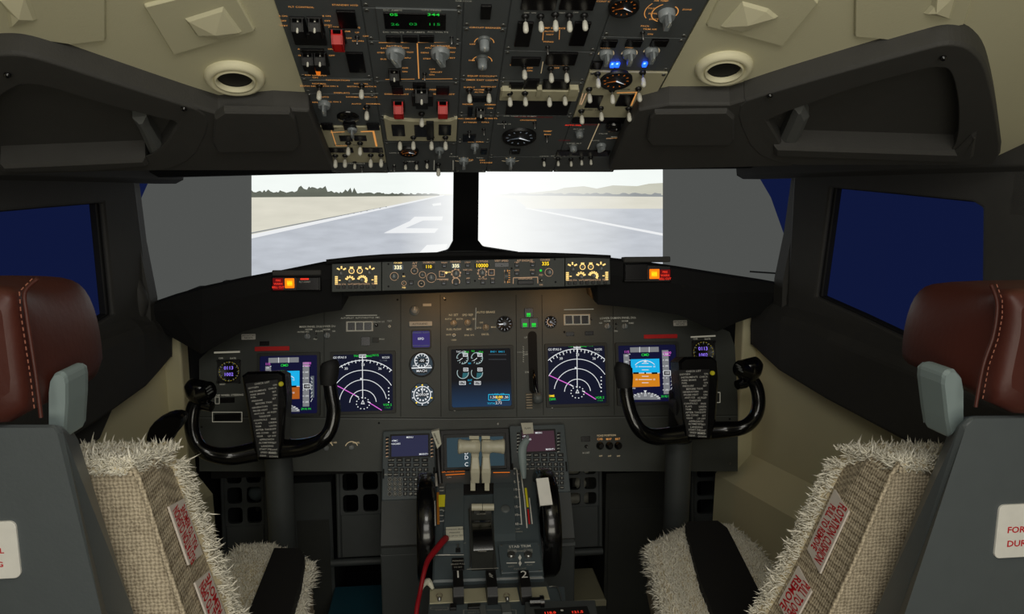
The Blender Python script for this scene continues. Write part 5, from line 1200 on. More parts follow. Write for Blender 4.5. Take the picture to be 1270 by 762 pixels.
# legends (one printed layer per module row, all lit amber or white)
LG = {}
def L(px, py, hh=None):
    o = mod_at(px, py)
    if o.name not in LG:
        zz = (.0049 if ('cream' in [m.name for m in o.data.materials][0]) else hM+.0004) if o is not ovh else .0004
        LG[o.name] = (Draw(OF, zz), o)
    return LG[o.name][0]
def T(t, px, py, s=3.2, m='amber', sx=1.1): L(px, py).text(t, px, py, s, m, 0, sx)
def LN(pts, w=.8, m='amber'): L(*pts[0]).line(pts, w, m)
for t, x, y in (('FLT CONTROL', 373.6, 9), ('STANDBY HYD', 428, 6.5), ('ALTERNATE FLAPS', 427, 34.2), ('SPOILER', 384, 51), ('YAW DAMPER', 390, 93.5), ('NAVIGATION', 419, 99.6), ('DISPLAYS', 424, 115.4), ('BATTERY', 489, 57.5), ('AC POWER', 546, 57.2),
    ('CIRCUIT BREAKER', 601.7, 34.5), ('EQUIP COOLING', 598, 94.5), ('EMER EXIT LIGHTS', 598, 99.5), ('STANDBY POWER', 522, 111.2), ('DISCONNECT', 492, 117), ('DISCONNECT', 549, 117), ('TEMP SOURCE', 686, 35), ('WING', 680, 52), ('WINDOW HEAT', 650, 81.3), ('PROBE HEAT', 692, 80.6)): T(t, x, y)
for t, x, y in (('A ON', 351, 20), ('OFF', 351.5, 26), ('STBY', 352, 32), ('B ON', 405, 20), ('OFF', 406, 26), ('STBY', 407, 31.5), ('ARM', 430, 39), ('OFF', 432.5, 47.5), ('UP', 443, 40.5), ('OFF', 453.5, 45), ('DOWN', 444, 51), ('A', 370.5, 61), ('OFF', 373.5, 69), ('ON', 410, 61), ('OFF', 411.5, 69), ('ON', 391, 96.5),
    ('BAT', 476, 60), ('STBY', 472.5, 65.5), ('BUS', 475.5, 73.5), ('GEN', 503, 59.5), ('TEST', 508.5, 65), ('APU', 505.5, 72), ('APU', 531, 59.5), ('GEN1', 527, 65.5), ('STBY', 529.5, 73), ('GEN2', 560, 59.5), ('INV', 561, 65), ('TEST', 560, 72), ('OFF', 502.5, 84.5), ('ON', 502, 89), ('OFF', 536, 86), ('GALLEY', 541, 89.5), ('ON', 535.5, 92.8), ('OFF', 586, 55), ('DIM', 585, 75),
    ('BOTH ON 1', 384, 107), ('NORMAL', 396, 104), ('BOTH ON 2', 408, 107), ('BOTH L', 438, 107.5), ('NORMAL', 448, 104), ('BOTH R', 459, 107.5), ('AUTO', 402, 120.5), ('ALL ON 1', 388, 127), ('ALL ON 2', 414, 126.5), ('NORMAL', 438, 120.5), ('SOURCE', 460, 120.5), ('AUTO', 442, 129), ('NORMAL', 463, 129), ('OFF', 454, 135),
    ('SUPPLY', 582, 108.5), ('EXHAUST', 606, 107.8), ('NORM', 594, 111.5), ('ALTN', 594, 114.5), ('NORM', 580, 129.5), ('ARMED', 608, 130), ('ON', 608, 134.5), ('NO SMOKING', 582, 147.5), ('FASTEN BELTS', 603, 147), ('OFF', 657, 84.5), ('ON', 657, 87.8), ('OFF', 690, 84.5), ('CONT CABIN', 753, 2), ('AIR TEMP', 820, 1.2), ('PAX', 808, 10.5), ('SUPPLY', 811, 17), ('DUCT', 811, 24), ('ZONE', 852, 12), ('PACK', 800, 32.5), ('TRIM AIR', 806, 36.4), ('ON', 806.5, 42.5), ('HOT', 682, 43), ('AUTO', 681, 39),
    ('CONT', 751, 59.4), ('FWD', 780.5, 59), ('AFT', 808, 58.6), ('ATTEND', 583, 152), ('CALL', 602, 151.8), ('GRD CALL', 590, 176), ('AUTO', 581, 198.5), ('ON', 598, 199), ('STROBE', 603, 202)): T(t, x, y, 2.9)
T('TEMP', 679, 163, 3); T('MAN', 679, 167, 2.6)
for t, x, y in (('DC AMPS', 487, 12.8), ('CPS FREQ', 535, 12.8), ('DC VOLTS', 488, 40.2), ('AC AMPS', 515.5, 40.1), ('AC VOLTS', 543, 40)):
    g = Draw(OF, .0044); g.text(t, x, y, 3.2, 'dimlegend', 0, 1.3); g.build('legend', mod_at(515, 30))
for t, x, y in (('CTR TANK FUEL PUMPS', 645, 144.3), ('CROSSFEED', 655, 149.3), ('GLOBE 18', 625, 154), ('FLT ALT', 718, 160.4), ('LAND ALT', 712, 178), ('RAM DOOR', 575, 1.5), ('OFF', 653, 15.8), ('ON', 662, 16), ('TEST', 697, 16), ('OFF', 714, 15.6), ('LOW OIL PRESSURE', 500, 190), ('TAXI', 595, 196), ('WIPER', 633, 197), ('LOGO', 675, 194), ('POSITION', 692, 193.8), ('ANTI COLLISION', 708, 193.5), ('WING', 721, 193.2), ('WHEEL WELL', 733, 193), ('VALVE', 748, 166), ('AUTO', 738, 174.5), ('STBY', 756, 172), ('MAN', 762, 170), ('LANDING', 509, 200.5), ('RETRACTABLE', 440, 203), ('R', 560, 191), ('CONT', 563, 194.5), ('L PACK', 738, 145.5)): T(t, x, y, 2.6, 'dimlegend' if x not in (655,) else 'amber')
T('FUEL ENG VALVE SPAR VALVE', 662, 145.4, 2.4, 'redtile'); T('AUTO FAIL', 711, 155.5, 2.8, 'redtext'); T('SCHED DESCENT', 731, 154.8, 2.4, 'redtile'); T('INCREASE', 700, 174.3, 2.2, 'redtile')
# rulings
LN([(384, 99.6), (407, 99.3)], .6, 'dimlegend'); LN([(431, 99.3), (457, 99)], .6, 'dimlegend'); LN([(379, 116.6), (413, 116.3)], .6, 'dimlegend'); LN([(437, 116.3), (469, 116)], .6, 'dimlegend')
LN([(470, 52.9), (564, 52.4)], 1.0); LN([(517.5, 54), (519.5, 97.5)], 1.4); LN([(478, 98.6), (514, 98.2)], .9); LN([(524, 98.2), (561, 97.8)], .9)
LN([(673.5, 76.6), (671, 91)], .9, 'midlegend'); LN([(674, 37), (673, 50)], .7); LN([(694, 37), (693.5, 49)], .7); LN([(743.5, 152), (729, 185)], 1.1, 'midlegend'); LN([(752, 172), (770, 171)], .6); LN([(544, 166), (546, 181)], .5, 'slot')
LN([(538.5, 199), (538.2, 211)], .8, 'dimlegend'); LN([(562, 199), (562, 211)], .8, 'dimlegend'); LN([(448, 206), (449, 214)], .7, 'dimlegend'); LN([(489, 204), (489, 213)], .7, 'dimlegend')
# cream-module traces
LN([(410, 164.5), (427, 163.7)], 1.2); LN([(448, 163.5), (463, 163), (467, 181.5)], 2.4); LN([(411, 162), (417, 181), (430, 181)], .9)
LN([(765.5, 115.4), (789.5, 114.6), (783, 131)], 1.6); LN([(727, 116), (721, 130)], 1.2, 'warmdim'); LN([(723, 116), (719, 130)], .8, 'warmdim')
for t, x, y in (('STANDBY', 411, 159.5), ('ON', 420, 165), ('ELEC 2', 444, 180), ('ENG 1', 420, 180), ('A', 413, 190.5), ('B', 470, 190), ('ISOLATION VALVE', 764, 111), ('OFF', 735, 109), ('AUTO', 757, 109), ('HIGH', 796, 107.5), ('PACK', 743, 137), ('BLEED', 730, 136.5), ('AIR', 778, 134)): T(t, x, y, 2.8, 'slot')
# arcs around the air-conditioning selectors and the lights
def AR(px, py, r, a0, a1, w=.9, m='amber'): L(px, py).arc(px, py, r, a0, a1, w, m, 20)
for x, y in ((751.7, 67), (780.5, 66.6), (808, 64)): AR(x, y, 9.4, -10, 190, 1.3, 'midlegend')
for x, y, r in ((600.5, 53, 12), (598, 76, 12)): AR(x, y, r, 0, 180, 1.0)
AR(826.6, 16, 18, 120, 250, 1.3); AR(826.6, 16, 14, -60, 60, 1.3); AR(822, 14, 22, 140, 220, 1.0); AR(555, 45, 5, 0, 360, 1.3, 'midlegend'); LN([(549, 49.3), (560, 49)], 1.5)
for x, y in ((490.5, 68), (546, 68)):
    for a in (20, 50, 90, 130, 160): c, s = math.cos(R(a)), math.sin(R(a)); LN([(x+c*9.5, y-s*9), (x+c*12.5, y-s*12)], .7, 'midlegend')
for x, y in ((575, 203), (633, 203)):
    for a in (20, 60, 90, 120, 160): c, s = math.cos(R(a)), math.sin(R(a)); LN([(x+c*6, y-s*5-1), (x+c*11, y-s*7-1)], .9, 'midlegend')
for (dr, o) in LG.values(): dr.build('legend', o)
# selectors
def K(kind, px, py, rot=0, s=1, name='rotary_knob', h=hM): put(name, kind, OF, px, py, mod_at(px, py), h, rot, 0, s)
for x, y in ((490.5, 64), (546, 64)): K('kbar', x, y, 20, 1.15)
K('kround', 600.5, 49, 0, .95); K('kround', 598, 72, 0, .95); K('kpinch', 826.6, 16, 0, 1.1); K('kpinch', 751.7, 65, 0, .95); K('kpinch', 780.5, 64.6, 0, .95); K('kpinch', 808, 62, 0, .95)
K('kpinch', 402, 128, 0, .95); K('kpinch', 437, 159, 0, .8, h=.0045); K('kpinch', 545, 185, 0, .8); K('kpinch', 588.7, 180, 0, .75); K('kpinch', 575, 198, 0, .9); K('kpinch', 633, 198.5, 0, .9)
K('k10', 718.5, 164, 0, .65); K('k10', 711, 181.5, 0, .65); K('kbar', 745.5, 180, -30, .75)
# guarded switches
for x, y in ((371, 30), (392, 30), (383.5, 72), (398.5, 72)): K('guardl', x, y, 0, 1.05, 'guarded_switch')
opl(364, 38, 404, 52, 'black', hM, .006, 'guard_base'); opl(378, 60, 405.5, 91, 'black', hM, .003, 'guard_base'); opl(392, 84, 397, 89, 'orangeglow', .0052, .006, 'orange_tab')
K('guardr', 419.5, 43, 0, 1.25, 'guarded_switch'); K('guardl', 489.5, 92, 0, .95, 'guarded_switch'); K('guardr', 494.5, 130, 0, 1.3, 'guarded_switch'); K('guardr', 549, 130, 0, 1.3, 'guarded_switch'); K('guardl', 595.8, 138, 0, .9, 'guarded_switch')
K('guardl', 523, 117, 0, 1.3, 'guarded_switch'); opl(511, 114, 537, 127, 'black', hM, .008, 'guard_base')
opl(529, 150, 538, 172, 'black', .008, .004, 'guard_base')
# toggles
for x, y in ((651.5, 19.5), (670.4, 19.5), (688.5, 17.5), (705.8, 18.5), (724.5, 18.5), (650, 80.5), (683, 84.5), (702, 84.5), (396, 106), (448.5, 105), (455, 132), (523, 141), (496, 170), (512.6, 170), (535, 170), (552.4, 170),
             (416, 192.5), (428, 192.5), (459.7, 192), (472.7, 192), (432, 177), (446.6, 177), (582, 111), (606, 110), (632, 115), (651, 115), (681, 114.5), (700, 114), (741, 91), (797, 89.5), (721, 137), (745, 133.5), (779.5, 134), (730.6, 110), (759, 111), (791.8, 109.5), (543.5, 203.5)):
    cr = (mod_at(x, y).data.materials[0].name == 'cream_panel') if mod_at(x, y) is not ovh else False
    put('toggle_switch', 'tog', OF, x, y, mod_at(x, y), .0045 if cr else (.008 if 500 < x < 560 and 140 < y < 175 or y == 115 else hM), 0, random.uniform(-6, 6), .95)
for x, y in ((503, 201), (516.5, 201), (529.5, 199.5), (674.5, 197), (692, 196.5), (708, 197), (721, 195.5), (732.5, 195), (440, 200)): put('toggle_switch', 'togs', OF, x, y, mod_at(x, y), hM, 0, 0, .85)
for x, y in ((443, 45.5), (526.6, 91), (797, 40), (679, 58), (625, 151), (663, 152), (678, 169), (600, 160), (582, 163), (560, 45), (449, 207), (489, 206), (764, 154)): put('toggle_switch', 'stog', OF, x, y, mod_at(x, y), hM, 0, 0, .7)
MB().lathe([(.014, 0), (.013, .008), (.006, .010)], 'gloss', (*OF.p(760.5, 154), hM), 24).build('rotary_knob', mod_at(760, 154))
# ================================================================== CONTROL YOKES
def yoke(side, dx_col):
    Yk = 1.74; YT = R(12)
    fr = Frame(onY(330 if side < 0 else 863, 505, Yk), (1, 0, 0), (0, math.sin(YT), math.cos(YT)))
    root = empty('control_yoke', Matrix.Translation((fr.o.x, 1.80, 0)), 'glossy black control yoke with checklist plate on the %s side' % ('left' if side < 0 else 'right'), 'control yoke')
    def w(o, p=root): return wparent(o, p)
    def P(x, y, h=0): return fr.M @ V(fr.p3(x, y, h))
    # column
    cx = 345 if side < 0 else 841.5
    a = onY(cx, 560, 1.80); m = MB()
    m.rings([[V((a.x+.0335*math.cos(t*math.pi/14), 1.80+.0335*math.sin(t*math.pi/14), z)) for t in range(28)] for z in (0.02, a.z-.02, a.z+.03)], 'panel', smooth=True)
    m.rings([[V((a.x+.05*math.cos(t*math.pi/10), 1.80+.05*math.sin(t*math.pi/10), z)) for t in range(20)] for z in (0, .05)], 'rubber', smooth=True)
    w(m.build('column'))
    m = MB(); m.rings([[V((a.x+.030*math.cos(t*math.pi/10), 1.80+.03*math.sin(t*math.pi/10), z)) for t in range(20)] for z in (a.z+.02, a.z+.16)], 'black', smooth=True); m.tube([V((a.x, 1.80, a.z+.13)), V((a.x, 1.76, a.z+.13))], .032, 'black', sub=1, seg=18); w(m.build('column_head'))
    if side < 0:
        hub = [(303, 466), (310, 461), (349, 460), (356, 464), (358, 490), (355, 545), (350, 568), (322, 569), (317, 555)]
        plate = [(304.5, 475.5), (345, 470.5), (345.5, 568.5), (320, 567)]
        Lt = [(249, 492), (240, 507), (238, 530), (244, 550), (258, 562), (285, 566), (318, 560)]
        Rt = [(407, 462), (411, 490), (414, 510), (410, 532), (398, 547), (375, 555), (350, 557)]
        dot = (348.5, 476.5)
    else:
        hub = [(838, 449), (845, 443), (878, 442), (885, 448), (887, 470), (884, 520), (878, 544), (850, 545), (843, 520)]
        plate = [(840, 459), (880, 458), (877, 543.5), (852, 542)]
        Lt = [(775, 465), (777, 490), (783, 515), (795, 535), (815, 542), (850, 538)]
        Rt = [(928, 465), (938, 480), (941, 500), (936, 518), (922, 530), (900, 533), (878, 534)]
        dot = (883.7, 463)
    m = MB(); m.prism(fr.pl(hub), -.045, .028, 'gloss', .006); hb = m.build('hub', bevel=.002); hb.matrix_world = fr.M; w(hb)
    m = MB(); m.prism(fr.pl(plate, .029), .028, .0305, 'black', .0008); pl_ = m.build('checklist_plate'); pl_.matrix_world = fr.M; w(pl_)
    # checklist text
    g = Draw(fr, .0311)
    rows = [('', 'CHECK LIST', ''), ('OXYGEN', '', 'ON'), ('INSTRUMENTS', '', 'CHECK'), ('PARK BRAKE', '', 'SET'), ('FUEL', '', 'ON'), ('PRESSURE', '', 'SET'), ('', 'BEFORE TAXI', ''), ('GENERATORS', '', 'ON'), ('PROBE HEAT', '', 'ON'), ('ANTI ICE', '', 'AS RQD'), ('', 'TAKEOFF', ''), ('CONTROLS', '', 'FREE'), ('FLAPS', '', 'GREEN'), ('TRIM', '', 'UNITS'), ('', 'AFTER TAKEOFF', ''), ('AIR COND', '', 'SET'), ('GEAR', '', 'UP OFF'), ('', 'APPROACH', ''), ('ALTIMETERS', '', 'SET'), ('', 'LANDING', ''), ('START SW', '', 'CONT'), ('SPEED BRAKE', '', 'ARMED'), ('GEAR', '', 'DOWN')]
    n = len(rows); random.seed(3)
    (ax, ay), (bx, by), (cx2, cy2), (dx, dy) = plate
    for i, (l, c, r_) in enumerate(rows):
        t = (i+.6)/n; x0 = ax+(dx-ax)*t+1.5; x1 = bx+(cx2-bx)*t-1.5; y0 = ay+(dy-ay)*t; y1 = by+(cy2-by)*t; rot = math.atan2((y0-y1), (x1-x0))
        ym = (y0+y1)/2
        if c: g.text(c, (x0+x1)/2, ym, 2.3, 'whitepaint', rot, 1.1)
        else:
            wl = len(l)*1.35; g.text(l, x0+wl*.75+1, y0+(y1-y0)*.15, 2.1, 'whitepaint', rot, 1.1); wr = len(r_)*1.35; g.text(r_, x1-wr*.75-.5, y1-(y1-y0)*.1, 2.1, 'whitepaint', rot, 1.1)
            pass
    o = g.build('checklist_text', None); o.matrix_world = fr.M; wparent(o, pl_)
    m = MB(); m.lathe([(.0058, .028), (.0058, .032), (.004, .034)], 'yelpaint', (*fr.p(*dot, .03), 0), 14); o = m.build('yellow_button'); o.matrix_world = fr.M; w(o)
    # horns
    r0 = .0195
    for nm, T_, outer in (('left_horn', Lt, side < 0), ('right_horn', Rt, side > 0)):
        n = len(T_); m = MB()
        hs = [.035+.0*(i/n) for i in range(n)]; hs[-1] = 0; hs[-2] = .012
        pts = [P(x, y, hs[i]) for i, (x, y) in enumerate(T_)]
        rr = [.016]+[.0165]*(n-4)+[.0175, .021, .024]
        m.tube(pts, rr[:n], 'gloss', seg=18, sub=8); horn = w(m.build(nm))
        m = MB(); hx, hy = T_[0]; s_ = 1 if nm == 'left_horn' else -1
        if outer:   # outboard grip: bulky head with the trim switches
            m.tube([P(hx+s_*1, hy+8, .034), P(hx-s_*0, hy-2, .036), P(hx-s_*1, hy-12, .038), P(hx+s_*1, hy-20, .036)], [.019, .031, .034, .020], 'gloss', seg=18, sub=6)
            m.tube([P(hx+s_*2, hy-6, .045), P(hx+s_*12, hy-8, .055)], [.026, .020], 'gloss', seg=14, sub=1)
            m.tube([P(hx+s_*4, hy+10, .03), P(hx+s_*14, hy+13, .035)], [.014, .012], 'gloss', seg=12, sub=1)
        else:
            m.tube([P(hx, hy+16, .035), P(hx-s_*1, hy+4, .036), P(hx-s_*2, hy-8, .037), P(hx-s_*1, hy-13, .036)], [.018, .022, .0225, .018], 'rubber', seg=18, sub=6)
            m.tube([P(hx+1, hy+12, .036), P(hx-s_*-7*-1, hy+13, .04)], [.011, .008], 'gloss', seg=10, sub=1)
        gp = m.build('hand_grip'); wparent(gp, horn)
        if outer:
            q = MB(); 
            for k in (-1, 0, 1):
                c = P(hx+s_*11+k*1.3, hy-8+k*3.2, .078); q.box(-.006, .006, -.0015, .0015, -.004, .004, 'shroudlite', xf=Matrix.Translation(c) @ fr.M.to_3x3().to_4x4() @ Matrix.Rotation(R(35*s_), 4, 'Z'))
            wparent(q.build('trim_switch'), horn)
    return root
yoke(-1, 0); yoke(1, 0)

# ================================================================== PILOT SEATS
def fur_strands(mb, pts, L, r=.0022, m='fur', seed=1, gravity=.35):
    """woolly locks: thin tapering curved strands growing from the given (point, normal) pairs"""
    rnd = random.Random(seed)
    for p, n in pts:
        j = V((rnd.gauss(0, .45), rnd.gauss(0, .45), rnd.gauss(0, .45))); d = (n+j).normalized(); l = L*rnd.uniform(.55, 1.25); rr = r*rnd.uniform(.6, 1.3)
        a = V((0, 0, 1)) if abs(d.z) < .9 else V((1, 0, 0)); s = d.cross(a).normalized(); t = d.cross(s)
        k = V((rnd.gauss(0, .3), rnd.gauss(0, .3), rnd.gauss(0, .3)-gravity))
        c0 = p-d*.004; c1 = p+d*l*.5+k*l*.12; c2 = p+d*l*.9+k*l*.45
        vs = [c0+s*rr, c0-s*rr*.5+t*rr, c0-s*rr*.5-t*rr, c1+s*rr*.75, c1-s*rr*.4+t*rr*.7, c1-s*rr*.4-t*rr*.7, c2]
        mb.add(vs, [(0, 1, 4, 3), (1, 2, 5, 4), (2, 0, 3, 5), (3, 4, 6), (4, 5, 6), (5, 3, 6)], m, True)
def patch(a, b, c, d, n, rnd, nor=None):
    """random points on the quad a-b-c-d"""
    N = nor or (b-a).cross(d-a).normalized(); out = []
    for _ in range(n):
        u, v = rnd.random(), rnd.random(); out.append(((a*(1-u)+b*u)*(1-v)+(d*(1-u)+c*u)*v, N))
    return out
def bumpy_slab(A, B, m, name, nx=24, ny=24, amp=.004, seed=0, round_=.02):
    """thick soft slab between quads A (top) and B (bottom), lightly lumpy"""
    rnd = random.Random(seed); mb = MB()
    def g(Q, u, v): return (Q[0]*(1-u)+Q[1]*u)*(1-v)+(Q[3]*(1-u)+Q[2]*u)*v
    vs = []; fs = []
    for j in range(ny+1):
        for i in range(nx+1):
            u, v = i/nx, j/ny; e = min(u, 1-u, v, 1-v); t = max(0, 1-e/.12)**2*.5
            vs.append(g(A, u, v).lerp(g(B, u, v), t)+V((rnd.gauss(0, amp), rnd.gauss(0, amp), rnd.gauss(0, amp)))*(1 if 0 < i < nx and 0 < j < ny else .3))
    for j in range(ny):
        for i in range(nx): k = j*(nx+1)+i; fs.append((k, k+1, k+nx+2, k+nx+1))
    per = [i for i in range(nx+1)]+[j*(nx+1)+nx for j in range(1, ny+1)]+[ny*(nx+1)+i for i in range(nx-1, -1, -1)]+[j*(nx+1) for j in range(ny-1, 0, -1)]
    base = len(vs)
    for k in per: j, i = divmod(k, nx+1); vs.append(g(B, i/nx, j/ny))
    n = len(per)
    for q in range(n): fs.append((per[q], base+q, base+(q+1) % n, per[(q+1) % n]))
    fs.append(tuple(base+q for q in range(n)))
    return mb.add(vs, fs, m, True)

def seat(sg):
    nm = 'left' if sg < 0 else 'right'
    side_x = lambda x: x
    root = empty('pilot_seat', Matrix.Translation((sg*.66, 1.05, 0)), 'grey-backed pilot seat with brown leather headrest on the %s side' % nm, 'seat')
    def w(o, p=root): return wparent(o, p)
    rnd = random.Random(5 if sg < 0 else 9)
    # back shell ------------------------------------------------
    if sg < 0:
        rear = [(-190, 527), (72, 527), (78, 535), (134, 762), (200, 1030), (-190, 1030)]; frt = [(-190, 530), (88, 531), (97, 546), (166, 762), (238, 990), (-190, 990)]
        bev = [(-190, 531), (66, 531), (71, 538), (126, 762), (190, 1020), (-190, 1020)]
    else:
        rear = [(1460, 513), (1203, 516), (1192, 526), (1113, 762), (1022, 1030), (1460, 1030)]; frt = [(1460, 513), (1195, 517), (1178, 532), (1085, 762), (985, 990), (1460, 990)]
        bev = [(1460, 517), (1208, 520), (1198, 530), (1122, 762), (1030, 1020), (1460, 1020)]
    A = [onY(x, y, .80-(y-520)*-.00012) for x, y in rear]; A0 = [onY(x, y, .795) for x, y in bev]; B = [onY(x, y, .875) for x, y in frt]
    zmin = .50
    for Q in (A0, A, B):
        for p in Q: p.z = max(p.z, zmin)
    ordr = lambda q: q if sg < 0 else q[::-1]
    m = MB(); m.rings([ordr(B), ordr(A), ordr(A0)], 'shell'); w(m.build('back_shell', bevel=.004))
    # placard ---------------------------------------------------
    Fp = Frame(V((0, .7935, 1.0)), (1, 0, 0), (0, 0, 1))
    r = (-110, 649, 23.5, 720) if sg < 0 else (1236, 624, 1362, 689)
    a = Fp.rect(*r); m = MB(); m.prism(rrect(*a, .007, 5), -.003, .0015, 'whitepaint', .0005); pc = m.build('placard'); pc.matrix_world = Fp.M; w(pc)
    g = Draw(Fp, .0018)
    if sg < 0:
        for t, x, y in (('FORWARD PANEL', -42, 686), ('DURING TAXIING', -42, 703)): g.text(t, x, y, 7.6, 'labelred', 0, 1.12)
    else:
        for t, x, y in (('FORWARD PANEL', 1297, 656), ('DURING TAXIING', 1296, 673)): g.text(t, x, y, 7.6, 'labelred', 0, 1.12)
    o = g.build('placard_text', None); o.matrix_world = Fp.M; wparent(o, pc)
    # headrest --------------------------------------------------
    if sg < 0: C = [(-150, 352), (-60, 345), (35, 345.5), (58, 350), (76, 362), (90, 390), (99, 425), (104, 470), (106, 535), (-150, 535)]
    else: C = [(1420, 352), (1300, 350), (1205, 353), (1185, 358), (1170, 372), (1158, 400), (1151, 440), (1149, 480), (1150, 525), (1420, 525)]
    st = [(40, 346), (24, 362), (26, 390), (32, 430), (38, 470), (44, 518)] if sg < 0 else [(1236, 353), (1243, 372), (1243, 392), (1238, 420), (1226, 455), (1217, 505)]
    cen = V((sum(p[0] for p in C)/len(C), sum(p[1] for p in C)/len(C)))
    def ringat(k, Y): return [onY(cen.x+(x-cen.x)*k, cen.y+(y-cen.y)*k, Y) for x, y in C]
    # keep world size while going deeper: build at Y=.78 and offset
    if sg < 0: N = [(-150, 362), (-60, 354), (8, 352), (24, 360), (28, 372), (31, 400), (36, 440), (41, 480), (47, 535), (-150, 535)]
    else: N = [(1420, 362), (1300, 356), (1250, 356), (1240, 362), (1241, 376), (1240, 410), (1232, 440), (1225, 480), (1214, 522), (1420, 522)]
    base = [onY(x, y, .90) for x, y in C]; near = [onY(x, y, .80) for x, y in N]
    for q in base: q.z = max(q.z, 1.158)
    c3 = sum(base, V((0, 0, 0)))/len(base); c4 = sum(near, V((0, 0, 0)))/len(near)
    mixr = lambda t, dy, k=1: [c4.lerp(c3, t)+((q.lerp(p, t))-c4.lerp(c3, t))*k+V((0, dy, 0)) for p, q in zip(base, near)]
    m = MB(); m.rings([ordr(q) for q in (mixr(1, .07, .9), mixr(1, .05, .985), mixr(1, 0), mixr(.85, -.02), mixr(.5, -.018), mixr(.12, -.004), mixr(0, -.006, .97), mixr(0, -.014, .9), mixr(0, -.018, .7))], 'leather', smooth=True); hr = w(m.build('headrest', sub=1))
    m = MB(); tot = []
    q = [onY(x, y, .792) for x, y in st]
    for i in range(len(q)-1):
        n = int((q[i+1]-q[i]).length/.0062)
        for k in range(n): tot.append(q[i].lerp(q[i+1], k/n))
    for i in range(len(tot)-1): m.tube([tot[i], tot[i].lerp(tot[i+1], .55)], .0007, 'stitch', seg=5, sub=1)
    wparent(m.build('stitching'), hr)
    m = MB(); sx = 7 if sg < 0 else -7
    q2 = [onY(x+sx, y, .797) for x, y in st]; m.tube(q2, .0022, 'leather', seg=8, sub=4); wparent(m.build('seam_piping'), hr)
    # stowed armrest --------------------------------------------
    AR = [(62, 532), (62, 485), (64, 470), (69, 462), (77, 460), (83, 464), (85, 474), (85, 500), (82, 545)] if sg < 0 else [(1193, 524), (1193, 484), (1190, 466), (1183, 458), (1175, 457), (1168, 463), (1167, 476), (1172, 520), (1176, 545)]
    a1 = [onY(x, y, .83) for x, y in AR]; c = sum(a1, V((0, 0, 0)))/len(a1)
    m = MB(); m.rings([ordr(q) for q in ([c+(p-c)*.9+V((0, .048, 0)) for p in a1], [p+V((0, .04, 0)) for p in a1], a1, [c+(p-c)*.88+V((0, -.005, 0)) for p in a1])], 'armgrey'); w(m.build('armrest', bevel=.004))
    # back cushion (tweed) --------------------------------------
    if sg < 0:
        r1 = [(40, 588), (163, 588), (171, 596), (226, 762), (310, 1020), (40, 1020)]; Yr, Yf = .90, 1.015
    else:
        r1 = [(1240, 583), (1116, 585), (1106, 590), (1030, 762), (930, 1000), (1240, 1000)]; Yr, Yf = .90, 1.015
    A = [onY(x, y, Yr) for x, y in r1]
    for p in A: p.z = max(p.z, .62)
    c = sum(A, V((0, 0, 0)))/len(A)
    B = [p+V((0, Yf-Yr, 0)) for p in A]
    B[1] = B[1]+V((0, 0, -.034)); B[0] = B[0]+V((0, 0, -.034)); B[2] = B[2]+V((0, 0, -.030))
    mid = [c+(p-c)*1.02+V((0, (Yf-Yr)*.5, 0)) for p in A]
    m = MB(); m.rings([ordr(B), ordr(mid), ordr(A)], 'tweed'); bc = w(m.build('back_cushion', bevel=.012))
    m = MB(); m.tube([A[1]+V((0, -.003, .0)), A[2]+V((-sg*.003, -.003, .002)), A[3]+V((-sg*.003, -.003, 0)), A[4]+V((-sg*.003, -.003, 0))], .0035, 'tweed', seg=8, sub=3); wparent(m.build('piping'), bc)
    # sheepskin over the top and the front of the cushion
    top = [A[0]+V((0, -.002, .0)), A[1]+V((-sg*.0, -.002, .0)), B[1]+V((-sg*.012, .02, .02)), B[0]+V((0, .02, .02))]
    m = MB(); rise = .017
    P0 = [A[0]+V((0, 0, -.004)), A[1]+V((0, 0, -.004)), A[1]+V((0, .005, rise*.8)), A[0]+V((0, .005, rise*.8))]
    sl = bumpy_slab([A[0]+V((0, .0, rise)), A[1]+V((sg*-.004, .0, rise)), B[1]+V((-sg*.01, .03, rise+.006)), B[0]+V((0, .03, rise))] if sg < 0 else [A[1]+V((-.004, .0, rise)), A[0]+V((0, .0, rise)), B[0]+V((0, .03, rise)), B[1]+V((-.01, .03, rise+.006))],
                    [A[0]+V((0, .0, -.002)), A[1]+V((0, .0, -.002)), B[1]+V((0, .03, -.03)), B[0]+V((0, .03, -.03))] if sg < 0 else [A[1]+V((0, .0, -.002)), A[0]+V((0, .0, -.002)), B[0]+V((0, .03, -.03)), B[1]+V((0, .03, -.03))], 'furbase', '', amp=.003, seed=3)
    m = sl
    # front layer following the side edge
    fl = [B[1], B[2], B[3], B[4]]
    m.rings([[p+V((-sg*o_, d_, 0)) for p in fl]+[p+V((sg*.30, d_, 0)) for p in reversed(fl)] for o_, d_ in ((.0, .001), (.004, .012), (.002, .03))], 'furbase')
    pts = patch(A[0]+V((0, 0, rise)), A[1]+V((0, 0, rise)), B[1]+V((-sg*.01, .03, rise)), B[0]+V((0, .03, rise)), 2600, rnd, V((0, -.1, 1)).normalized())
    pts += patch(A[0]+V((0, -.001, 0)), A[1]+V((0, -.001, 0)), A[1]+V((0, .004, rise)), A[0]+V((0, .004, rise)), 500, rnd, V((0, -.7, .6)).normalized())
    pts += patch(A[1]+V((0, 0, .0)), B[1]+V((0, 0, 0)), B[1]+V((0, .02, rise)), A[1]+V((0, 0, rise)), 500, rnd, V((-sg, 0, .5)).normalized())
    for i in range(1, 4):
        pts += patch(B[i]+V((-sg*.004, .0, 0)), B[i+1]+V((-sg*.004, .0, 0)), B[i+1]+V((-sg*.008, .03, 0)), B[i]+V((-sg*.008, .03, 0)), int(2600*(B[i+1]-B[i]).length), rnd, V((-sg, .1, .25)).normalized())
    fur_strands(m, pts, .011, .0012, seed=4); rnd.shuffle(pts)
